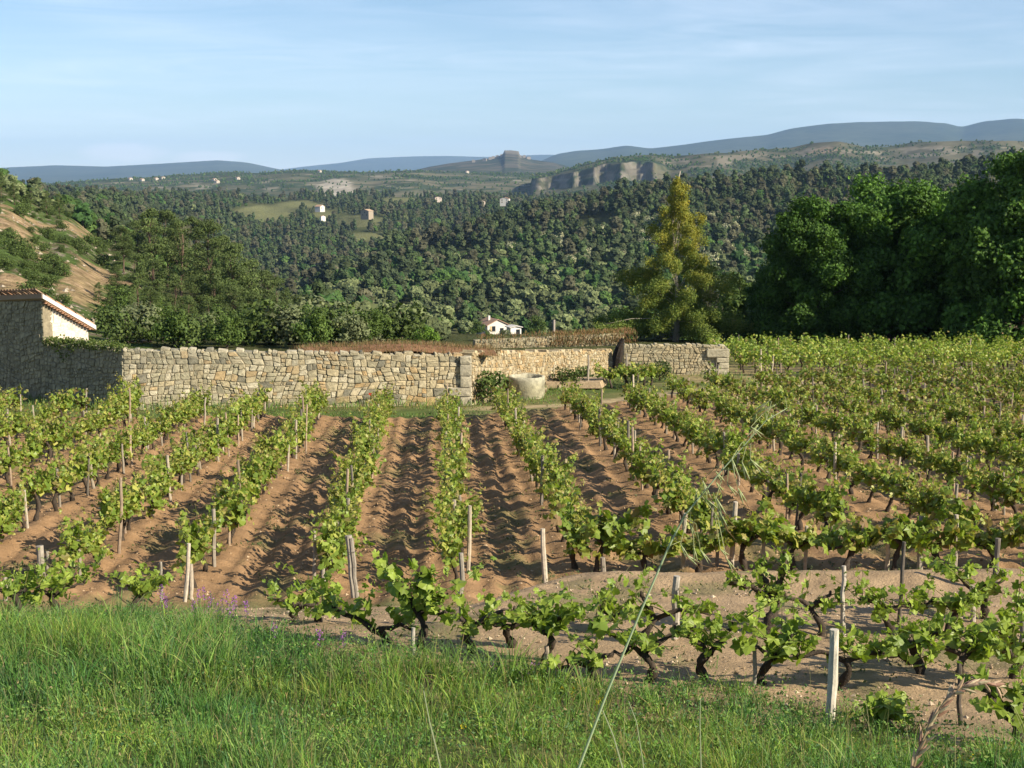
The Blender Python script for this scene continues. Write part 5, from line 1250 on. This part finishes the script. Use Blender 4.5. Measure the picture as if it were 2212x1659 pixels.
# ------------------------------------------------------------------ grass, weeds, flowers
def blades(mb, x, y, z, h, w, lean, az, col, rg, seg=3, tipcol=None):
    """curved tapering blades; col per blade"""
    n = len(x); ts = np.linspace(0, 1, seg + 1)
    d = np.stack([np.cos(az), np.sin(az), 0 * az], 1); sd = rg.random(n) * 6.283; s = np.stack([np.cos(sd), np.sin(sd), 0 * sd], 1)
    V = np.zeros((n, 2 * seg + 1, 3)); K = np.zeros((n, 2 * seg + 1, 3))
    for i, t in enumerate(ts):
        c = np.stack([x, y, z], 1) + d * (h * lean * t ** 1.8)[:, None]; c[:, 2] += h * (t - .35 * lean * t ** 2.5)
        ww = (w * (1 - .75 * t) * .5)[:, None]
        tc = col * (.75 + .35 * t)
        if i < seg: V[:, 2 * i] = c - s * ww; V[:, 2 * i + 1] = c + s * ww; K[:, 2 * i] = tc; K[:, 2 * i + 1] = tc
        else: V[:, 2 * i] = c; K[:, 2 * i] = tc
    k = 2 * seg + 1; off = (np.arange(n) * k)[:, None, None]
    Q = np.array([[2 * i, 2 * i + 1, 2 * i + 3, 2 * i + 2] for i in range(seg - 1)])
    mb.add(V.reshape(-1, 3), T=(np.array([[2 * seg - 2, 2 * seg - 1, 2 * seg]])[None] + off).reshape(-1, 3), Q=(Q[None] + off).reshape(-1, 4), col=K.reshape(-1, 3))
GR = np.array([[.08, .185, .035], [.125, .255, .046], [.175, .30, .06], [.23, .31, .08], [.105, .20, .078]])
def grass_cols(n, rg, dry=.08):
    c = GR[rg.integers(0, 5, n)] * rg.uniform(.75, 1.25, (n, 1)); k = rg.random(n) < dry
    return np.where(k[:, None], np.array([.30, .25, .12]) * rg.uniform(.7, 1.2, (n, 1)), c)
g = np.random.default_rng(33); mb = MB()
nt = 9000; tx = g.uniform(-6.8, 5.8, nt); ty = g.uniform(6.8, 17.5, nt)
edge = grass_edge(tx) + 0.0 + .9 * (fbm(tx * .8, ty * .8 + 5, 3) - .5)
ok = (ty < edge) & (np.abs(tx) < .385 * ty + .8); ok |= (g.random(nt) < .03) & (ty < edge + 1.2) & (np.abs(tx) < .385 * ty)
tx, ty, edge = tx[ok], ty[ok], edge[ok]
per = g.integers(8, 26, len(tx)); idx = np.repeat(np.arange(len(tx)), per); n = len(idx)
px_, py_ = tx[idx] + g.normal(size=n) * .055, ty[idx] + g.normal(size=n) * .055
th = (.05 + .36 * fbm(tx * .55 + 31, ty * .55, 3) ** 1.3) * g.uniform(.45, 1.35, len(tx)) * (.55 + 1.0 * vnoise(tx * 2.6, ty * 2.6)) * np.interp(edge - ty, [0, .8], [.75, 1]) * np.interp(tx, [-3, 0, 2, 5], [1.15, 1.05, .8, .7])
az = np.arctan2(py_ - ty[idx], px_ - tx[idx]) + g.normal(size=n) * .7
ln = np.abs(g.normal(size=n)) * .5 + .15
cc = grass_cols(n, g, .065) * (.72 + .56 * g.random(len(tx)))[idx][:, None]; patch = fbm(px_ * .9 + 3, py_ * .9, 3)
cc = lerp(cc, cc * np.array([.62, .80, .85]), sstep(.5, .66, patch)[:, None]); cc = lerp(cc, cc * np.array([1.22, 1.10, .9]), sstep(.5, .36, patch)[:, None])
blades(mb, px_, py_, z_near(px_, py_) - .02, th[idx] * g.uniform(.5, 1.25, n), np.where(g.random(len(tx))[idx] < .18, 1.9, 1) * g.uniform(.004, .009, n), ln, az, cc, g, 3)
# broad small leaves of clover and weeds low between the blades
n = 60000; lx = g.uniform(-6.5, 5.8, n); ly = g.uniform(7.5, 17, n)
edge = grass_edge(lx) + 0.0
ok = (ly < edge + .2) & (np.abs(lx) < .385 * ly + .6) & (fbm(lx * 1.3 + 60, ly * 1.3, 3) > .42); lx, ly = lx[ok], ly[ok]; n = len(lx)
lp = np.stack([lx, ly, z_near(lx, ly) + g.uniform(.02, .24, n) * (.4 + fbm(lx * .9, ly * .9 + 70, 3))], 1); leaf_quads(mb, lp, nrm(np.array([0, 0, .8]) + .8 * g.normal(size=(n, 3))), g.uniform(.015, .042, n), grass_cols(n, g, .06) * .85, g, .6)
# bare seed stalks
n = 900; sx = g.uniform(-5.5, 5, n); sy = g.uniform(7.5, 15, n); edge = grass_edge(sx) + -0.35; ok = sy < edge; sx, sy = sx[ok], sy[ok]; n = len(sx)
blades(mb, sx, sy, z_near(sx, sy), g.uniform(.35, .62, n), np.full(n, .006), np.abs(g.normal(size=n)) * .3, g.random(n) * 6.28, np.array([.20, .20, .09]) * g.uniform(.6, 1.3, (n, 1)), g, 4)
o = link('grass', mb.mesh('grass', M_GRASS)); tag(o, 'tall green meadow grass on the bank in front', 'grass', None, 'stuff')
# grass strip under the long wall and round the well
mb = MB(); n = 46000; x = g.uniform(-21, 13, n); y = g.uniform(46, 66, n)
wy_ = np.interp(x, [-21, WB[0], W0[0], W1[0], W2[0], W4[0], 13], [57, WB[1], W0[1], W1[1], W2[1], W4[1], 68.5])
d = wy_ - y; pdist = seg_d(x, y, path_pts)
ok = (d > .05) & (y > np.interp((x - RDX * y) / H0, [-3.3, -1.2, 0.1, 0.5, 1.0, 1.4, 1.85, 2.3, 3], [46.8, 46.6, 46.9, 48.3, 49.9, 52, 54.5, 57, 59])) & (fbm(x * .5, y * .5 + 90, 3) > .36 + .14 * (pdist < 1.0) + .12 * (x > 2))
x, y, d, pdist = x[ok], y[ok], d[ok], pdist[ok]; n = len(x)
h = (.08 + .34 * np.exp(-d / 1.3) * (.4 + 1.2 * fbm(x * .9, y * .9 + 40, 3))) * g.uniform(.6, 1.4, n) * np.where(pdist < .9, .45, 1)
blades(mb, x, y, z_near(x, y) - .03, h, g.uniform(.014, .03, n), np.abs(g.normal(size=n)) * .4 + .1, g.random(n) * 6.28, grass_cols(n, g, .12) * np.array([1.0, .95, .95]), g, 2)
o = link('grass', mb.mesh('grass', M_GRASS)); tag(o, 'green grass strip growing along the foot of the stone wall', 'grass', None, 'stuff')
# bank of dry reddish grass behind the wall top
dw = nrm(W1 - W0); nb = np.array([-dw[1], dw[0]])
ss = np.linspace(4.5, 13.5, 40); qq = np.linspace(.42, 8, 18); SS, QQ = np.meshgrid(ss, qq)
XB = W0[0] + dw[0] * SS + nb[0] * QQ; YB = W0[1] + dw[1] * SS + nb[1] * QQ
top_ = lerp(2.22, 1.90, np.clip(SS / 12.3, 0, 1)); prof = np.interp(QQ, [.42, 1.2, 4, 8], [-.10, .06, -.2, -1.9]) + .14 * (fbm(SS * .8, QQ * .8, 3) - .5)
ZB = lerp(float(zg(*W0)), float(zg(*W1)), np.clip(SS / 12.3, 0, 1)) - .15 + (top_ + prof + .18 * np.exp(-((SS - 10.3) / 2.2) ** 2)) * sstep(4.5, 6.5, SS)
o = link('bank', mesh('bank', np.stack([XB, YB, ZB], -1), grid_faces(*XB.shape), M_GROUND, np.broadcast_to(np.array([.20, .11, .06]), (XB.size, 3)), True)); tag(o, kind='structure')
mb = MB(); n = 9000; k = g.integers(0, XB.size, n); x = XB.ravel()[k] + g.normal(size=n) * .15; y = YB.ravel()[k] + g.normal(size=n) * .15; z = ZB.ravel()[k]
ok = (SS.ravel()[k] > 5.2); x, y, z = x[ok], y[ok], z[ok]; n = len(x)
dryc = np.where((g.random(n) < .3)[:, None], np.array([.13, .13, .05]), lerp(np.array([.22, .125, .07]), np.array([.28, .20, .10]), g.random((n, 1))))
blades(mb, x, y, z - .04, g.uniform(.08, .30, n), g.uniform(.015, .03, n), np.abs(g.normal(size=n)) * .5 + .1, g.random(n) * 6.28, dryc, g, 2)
n = 5200; f = g.random(n); x = lerp(-2.0, 7.6, f) + g.normal(size=n) * .1; y = lerp(84.2, 86.9, f) + g.uniform(-.4, 2.5, n); z = lerp(float(zg(-2.2, 84)) + .52, float(zg(6.9, 86.5)) + .72, f)
ok = (f > .45) | (g.random(n) < .25); x, y, z, f = x[ok], y[ok], z[ok], f[ok]; n = len(x); hang = g.random(n) < .4
dryc = np.where((g.random(n) < .35)[:, None], np.array([.13, .14, .05]), lerp(np.array([.24, .12, .06]), np.array([.30, .19, .09]), g.random((n, 1))))
z = np.where(hang, z - g.uniform(0, .6, n), z); y = np.where(hang, lerp(83.85, 86.35, f), y)
blades(mb, x, y, z, g.uniform(.08, .30, n), g.uniform(.03, .05, n), np.abs(g.normal(size=n)) * .5 + .1, g.random(n) * 6.28, dryc, g, 2)
o = link('dry_grass', mb.mesh('dry_grass', M_GRASS)); tag(o, 'rusty dry grass on the bank above the long wall', 'dry grass', None, 'stuff')
# ivy over the dark wall top
mb = MB(); n = 2600; f = g.random(n) ** .8; b = lerp(W0, WB, f[:, None]) ; z = lerp(float(zg(*W0)) + 2.12, float(zg(*WB)) + 2.2, f) + g.normal(size=n) * .07 + .10 * (fbm(f * 14, f * 0, 3))
front = g.random(n) < .22; nW = np.array([wdir[1], -wdir[0]]); nW = nW if nW[1] < 0 else -nW
hangd = g.random(n) ** 2 * .8 * np.exp(-((f - .72) / .10) ** 2) + g.random(n) * .08
x = b[:, 0] - nW[0] * g.uniform(0, .5, n); y = b[:, 1] - nW[1] * g.uniform(0, .5, n)
x = np.where(front, b[:, 0] + nW[0] * .09, x); y = np.where(front, b[:, 1] + nW[1] * .09, y); z = np.where(front, z - hangd, z)
leaf_quads(mb, np.stack([x, y, z], 1), nrm(np.array([.3, -.3, .7]) + .7 * g.normal(size=(n, 3))), g.uniform(.05, .11, n), lerp(np.array([.06, .11, .02]), np.array([.16, .19, .05]), g.random((n, 1))), g, .8)
o = link('ivy', mb.mesh('ivy', M_VINE)); tag(o, 'green ivy creeping along the top of the dark wall', 'ivy')
# dark shrub beside the well, smaller ones at the wall feet
for i, (u, v, sc, lab, mm) in enumerate([(1060, 868, .66, 'dark blue-green shrub growing beside the round well', 0), (1228, 836, .5, 'tangled bush at the foot of the ochre wall', 1), (1262, 828, .45, 'thin bush beside the tall stake by the ochre wall', 2), (1425, 822, .5, 'grey-green bush under the short end wall', 0), (1385, 815, .4, 'small bush left of the grey-green one under the end wall', 1)]):
    p = G(u, v, 40, 80); put_tree('wall_shrub', shrubM[mm], p, lab, 'shrub', 'bushes by the walls', sc)
# weeds and clods on the ploughed soil
mb = MB(); pb = MB(); n = 5200; y = g.uniform(20.5, 50, n); s = g.uniform(-3.2, 3.2, n); x = RDX * y + s * H0; hs, ff = soil_h(x, y)
ok = (fbm(x * 1.1 + 70, y * 1.1, 4) > .50) & (ff > .1) & (ff < .9) & (np.abs(x) < .37 * y); xw, yw, zw = x[ok], y[ok], (z_near(x, y) + hs)[ok]
for a, b, c in zip(xw, yw, zw):
    k = 7; leaf_quads(mb, np.array([a, b, c + .03]) + g.normal(size=(k, 3)) * [.06, .06, .02], nrm(np.array([0, 0, .7]) + .7 * g.normal(size=(k, 3))), g.uniform(.03, .08, k), lerp(np.array([.05, .085, .03]), np.array([.14, .14, .06]), g.random((k, 1))), g, .5)
n = 900; y = g.uniform(11, 19, n); x = g.uniform(-3, 7.5, n); edge = grass_edge(x) + 0.65; ok = (y > edge - .6) & (fbm(x * 1.3 + 33, y * 1.3, 4) > .5)
for a, b in zip(x[ok], y[ok]):
    k = 9; leaf_quads(mb, np.array([a, b, float(z_near(a, b)) + .05]) + g.normal(size=(k, 3)) * [.07, .07, .035], nrm(np.array([0, 0, .7]) + .7 * g.normal(size=(k, 3))), g.uniform(.02, .06, k), lerp(np.array([.07, .11, .04]), np.array([.17, .17, .08]), g.random((k, 1))), g, .45)
o = link('weeds', mb.mesh('weeds', M_GRASS)); tag(o, 'small sparse weeds scattered over the bare soil', 'weeds', None, 'stuff')
OC = np.array([[1, 0, 0], [-1, 0, 0], [0, 1, 0], [0, -1, 0], [0, 0, 1], [0, 0, -1]]); OT = np.array([[0, 2, 4], [2, 1, 4], [1, 3, 4], [3, 0, 4], [2, 0, 5], [1, 2, 5], [3, 1, 5], [0, 3, 5]])
def clods(n, x, y, z, size, c1, c2):
    V = OC[None] * (size[:, None, None] * g.uniform(.55, 1.3, (n, 6, 1))) * np.array([1, 1, .7]) + np.stack([x, y, z], 1)[:, None]
    pb.add(V.reshape(-1, 3), T=(OT[None] + (np.arange(n) * 6)[:, None, None]).reshape(-1, 3), col=np.repeat(lerp(c1, c2, g.random((n, 1))), 6, 0))
n = 9000; y = 20.4 + 24 * g.random(n) ** 1.4; s = g.uniform(-3.2, 4.0, n); x = RDX * y + s * H0; hs, ff = soil_h(x, y); clods(n, x, y, z_near(x, y) + hs, .012 + .035 * g.random(n) ** 3, c_soil * .8, np.array([.46, .34, .22]))
n = 6000; y = g.uniform(10.8, 19, n); x = g.uniform(-4, 8.5, n); edge = grass_edge(x) + -0.5; ok = y > edge + .1; x, y = x[ok], y[ok]; n = len(x)
clods(n, x, y, z_near(x, y), .008 + .028 * g.random(n) ** 3, c_terr * .8, np.array([.50, .40, .29]))
o = link('clods', pb.mesh('clods', M_SOIL)); tag(o, 'clods and pebbles strewn over the bare soil', 'clods', None, 'stuff')

pb = MB(); X_, Y_ = g.uniform(-85, -32, 9000), g.uniform(105, 255, 9000); Z_ = zg(X_, Y_); uu, vv = px(X_, Y_, Z_); ok = (uu > -60) & (uu < 300) & (fbm(X_ / 8 + 4, Y_ / 8, 3) > .5)
X_, Y_, Z_ = X_[ok][:320], Y_[ok][:320], Z_[ok][:320]; clods(len(X_), X_, Y_, Z_, .10 + .35 * g.random(len(X_)) ** 3, np.array([.20, .165, .12]), np.array([.36, .31, .24]))
o = link('hillside_rocks', pb.mesh('hillside_rocks', M_STONE)); tag(o, 'pale rocks scattered over the bare hillside', 'rocks', None, 'stuff')

# purple vetch spikes
for i, (u, v, dv) in enumerate([(350, 1262, 70), (358, 1282, 60), (430, 1272, 60), (441, 1266, 70), (456, 1280, 60), (470, 1300, 50), (481, 1290, 60), (490, 1272, 80), (497, 1300, 60), (508, 1286, 70), (533, 1300, 60), (420, 1296, 50), (595, 1345, 50), (742, 1362, 60), (690, 1360, 50), (1062, 1428, 40), (1076, 1434, 36), (1126, 1440, 36), (1150, 1432, 40), (1166, 1428, 40), (1138, 1446, 30)]):
    p = G(u, v + dv, 8, 19); h = float(tanel(v) * p[1] - p[2]); vg = np.random.default_rng(700 + i)
    o = empty('vetch_flower', p); m = MB(); st = np.array([[0, 0, 0], [.01, .02, h * .5], [vg.normal() * .02, 0, h]]); m.tube(st, [.004, .003, .002], 4, (.08, .14, .04)); link('stem', m.mesh('stem', M_GRASS), o)
    m = MB(); k = 46; t = vg.random(k); c = np.column_stack([vg.normal(size=(k, 2)) * .016, h - .17 * t]); leaf_quads(m, c, rand_unit(k, vg), vg.uniform(.014, .026, k), lerp(np.array([.22, .07, .30]), np.array([.40, .16, .46]), vg.random((k, 1))), vg, .6); b = link('blossoms', m.mesh('blossoms', M_PETAL), o); b['kind'] = 'stuff'
    m = MB(); k = 60; t = vg.random(k); c = np.column_stack([vg.normal(size=(k, 2)) * .07, h * .8 * t]); leaf_quads(m, c, nrm(np.array([0, 0, .5]) + .7 * vg.normal(size=(k, 3))), vg.uniform(.015, .035, k), grass_cols(k, vg, 0), vg, .4); b = link('leaflets', m.mesh('leaflets', M_GRASS), o); b['kind'] = 'stuff'
    pos = 'by the crooked bleached post' if u < 460 else 'in the dense patch right of the bleached post' if u < 560 else 'alone in front of the slanting vine trunk' if u < 800 else 'under the compact round vine'
    tag(o, 'purple vetch flower spike ' + pos, 'flower', 'vetch ' + pos)
for i, (u, v) in enumerate([(1238, 1488), (1255, 1486), (1215, 1487), (1268, 1490), (1230, 1500), (1290, 1518), (1300, 1512), (1000, 1570), (2080, 1640), (2100, 1636)]):
    p = G(u, v + 12, 7, 19); m = MB(); vg = np.random.default_rng(800 + i); h = float(tanel(v) * p[1] - p[2]); o = empty('yellow_flower', p)
    m.tube([(0, 0, 0), (0, .01, h)], [.003, .002], 4, (.1, .16, .04)); link('stem', m.mesh('stem', M_GRASS), o); m = MB(); k = 12; leaf_quads(m, vg.normal(size=(k, 3)) * .012 + np.array([0, .01, h]), rand_unit(k, vg), .022, np.array([.62, .50, .02]), vg); b = link('petals', m.mesh('petals', M_PETAL), o)
    tag(o, 'tiny yellow flower in the grass ' + ('at the bottom right' if u > 2000 else 'below the terrace vines'), 'flower', 'yellow flowers ' + ('bottom right' if u > 2000 else 'below the vines'))
for i, (u, v) in enumerate([(925, 862), (989, 861), (800, 866)]):
    p = G(u, v + 8, 40, 60); m = MB(); vg = np.random.default_rng(820 + i); leaf_quads(m, vg.normal(size=(14, 3)) * .03 + np.array([0, 0, .38]), rand_unit(14, vg), .07, np.array([.55, .03, .02]), vg); o = empty('poppy', p); link('petals', m.mesh('petals', M_PETAL), o); m = MB(); m.tube([(0, 0, 0), (0, 0, .38)], .006, 4, (.1, .14, .04)); link('stem', m.mesh('stem', M_GRASS), o)
    tag(o, 'tiny red poppy in the grass at the foot of the long wall', 'flower', 'poppies under the wall')

# ------------------------------------------------------------------ tall grasses close to the camera
def spikelet(seed):
    vg = np.random.default_rng(seed); m = MB(); t = np.linspace(0, 1, 6)
    for k, sp in enumerate((-.10, .12)):
        w = .00135 * np.sin(np.clip(t * 1.05 + .05, 0, 1) * math.pi) ** .7 + .00015
        m.tube(np.column_stack([sp * t ** 1.3 * .030, .001 * t, -.030 * t]), w, 5, np.stack([(.42, .44, .26) if (q % 2 == 0) else (.26, .32, .12) for q in np.repeat(np.arange(6), 5)] + [(.5, .5, .3)] * 2))
    m.tube([(0, 0, -.012), (.002, 0, -.035), (.009, 0, -.052)], [.0006, .0005, .0002], 4, (.20, .12, .06))
    return m.mesh('spikelet', M_GRASS, True)
SPK = [spikelet(i) for i in range(3)]
oy = 1.5; axis = [P(u, v, oy) for u, v in [(1190, 1830), (1250, 1659), (1310, 1500), (1380, 1330), (1445, 1180), (1478, 1115), (1515, 1070), (1560, 1015), (1605, 965), (1655, 908), (1700, 882)]]
bz0 = float(z_near(axis[0][0], oy)); b0 = np.array([axis[0][0] - .05, oy, bz0]); oat = empty('wild_oat', b0)
m = MB(); pth = np.array([b0] + axis) - b0; m.tube(pth, np.interp(np.arange(12), [0, 5, 11], [.0018, .0011, .0003]), 6, (.36, .44, .27)); link('stem', m.mesh('stem', M_GRASS, True), oat)
axp = np.array(axis)
for i, (u, v) in enumerate([(1595, 1010), (1617, 1018), (1635, 1012), (1560, 1038), (1532, 1058), (1561, 1062), (1585, 1066), (1608, 1074), (1518, 1085), (1540, 1098), (1561, 1095), (1565, 1118), (1504, 1150), (1484, 1195), (1492, 1216), (1513, 1202), (1527, 1208), (1570, 1206), (1583, 1226), (1675, 886), (1648, 914), (1636, 942), (1652, 936), (1690, 893)]):
    y_ = oy + random.uniform(-.05, .05); tp = P(u - 14, v - 20, y_)
    near = axp[4:][np.argmin(np.hypot(axp[4:, 0] - tp[0] + .01, (axp[4:, 2] - tp[2] - .03) * .7))]
    m = MB(); mid = (near + tp) / 2 + np.array([.004, 0, .010]); m.tube(np.array([near, mid, tp]) - b0, [.0005, .0004, .0004], 4, (.28, .30, .14)); link('pedicel', m.mesh('pedicel', M_GRASS), oat)
    s = link('spikelet', SPK[i % 3], oat, tp - b0); s.rotation_euler = (random.gauss(0, .3), -random.uniform(.1, 1.0) if v > 950 else random.uniform(.6, 1.2) * random.choice((-1, 1)), random.gauss(0, .3)); q = random.uniform(.55, .8); s.scale = (q, q, q)
tag(oat, 'tall wild oat stalk with hanging pale spikelets crossing the vines', 'grass stalk')
br = [P(u, v, 1.3) for u, v in [(1930, 1800), (1965, 1690), (1985, 1620), (2010, 1560), (2046, 1508), (2085, 1481), (2125, 1474), (2160, 1486)]]
b0 = np.array([br[0][0] - .03, 1.3, float(z_near(br[0][0], 1.3))]); bro = empty('brome_grass', b0); m = MB(); pth = np.array([b0] + br) - b0; m.tube(pth, np.linspace(.0018, .0005, 9), 5, (.30, .24, .14)); link('stem', m.mesh('stem', M_GRASS), bro)
bp_ = np.array(br); vg = np.random.default_rng(4)
for i in range(46):
    t = 1.2 + (i / 46) * 5.7; c = np.array([np.interp(t, np.arange(8), bp_[:, j]) for j in range(3)]); d = np.array([np.interp(min(7, t + .5), np.arange(8), bp_[:, j]) for j in range(3)]) - c; d = nrm(d + .35 * np.linalg.norm(d) * vg.normal(size=3))
    L = .018 * (1.1 - .4 * i / 46); m = MB(); ts = np.linspace(0, 1, 4)[:, None]; m.tube(c - b0 + d * L * ts, np.array([.0006, .0018, .0014, .0002]), 5, [(.42, .30, .20), (.34, .20, .14), (.48, .40, .26)][i % 3]); link('spikelet', m.mesh('spikelet', M_GRASS), bro)
tag(bro, 'arching dry brome seed head in the bottom right corner', 'grass stalk')
for i, (pts, y_, lab) in enumerate([([(915, 1492), (928, 1560), (942, 1616), (960, 1700)], 3.2, 'thin pale grass stalk rising from the grass left of the oat'), ([(1302, 1535), (1325, 1590), (1345, 1660), (1360, 1720)], 3.0, 'thin pale grass stalk close right of the oat stem'), ([(1513, 1510), (1512, 1560), (1514, 1640), (1516, 1700)], 3.4, 'short whitish grass stalk in the grass right of centre'), ([(1358, 1515), (1375, 1560), (1388, 1640), (1395, 1700)], 4.0, 'slender bent stalk beside the thin pale one')]):
    q = [P(u, v, y_) for u, v in pts][::-1]; b0 = np.array([q[0][0], y_, float(z_near(q[0][0], y_))]); m = MB(); m.tube(np.array([b0] + q) - b0, np.linspace(.0026, .0012, 5), 5, (.32, .36, .22)); o = link('grass_stalk', m.mesh('grass_stalk', M_GRASS), None, b0); tag(o, lab, 'grass stalk', 'thin grass stalks')
for o in bpy.data.objects:
    if o.parent is None and o.name.split('.')[0] in ('stone_wall', 'garden_wall', 'corner_pillar', 'stone_building', 'end_blocks'): o['kind'] = 'thing'

# ------------------------------------------------------------------ haze
m = MB(); m.box((0, 14700, 330), (60000, 30600, 1160)); hz = m.mesh('haze', None)
mh = bpy.data.materials.new('haze'); mh.use_nodes = True; N = mh.node_tree.nodes; N.remove(N['Principled BSDF'])
pv = N.new('ShaderNodeVolumePrincipled'); pv.inputs['Color'].default_value = (.38, .60, .97, 1); pv.inputs['Density'].default_value = HAZE_DENSITY; pv.inputs['Anisotropy'].default_value = 0.0
mh.node_tree.links.new(pv.outputs[0], N['Material Output'].inputs['Volume']); hz.materials.append(mh)
o = link('haze', hz); tag(o, 'thin pale blue haze filling the air over the valley', 'haze', None, 'stuff')
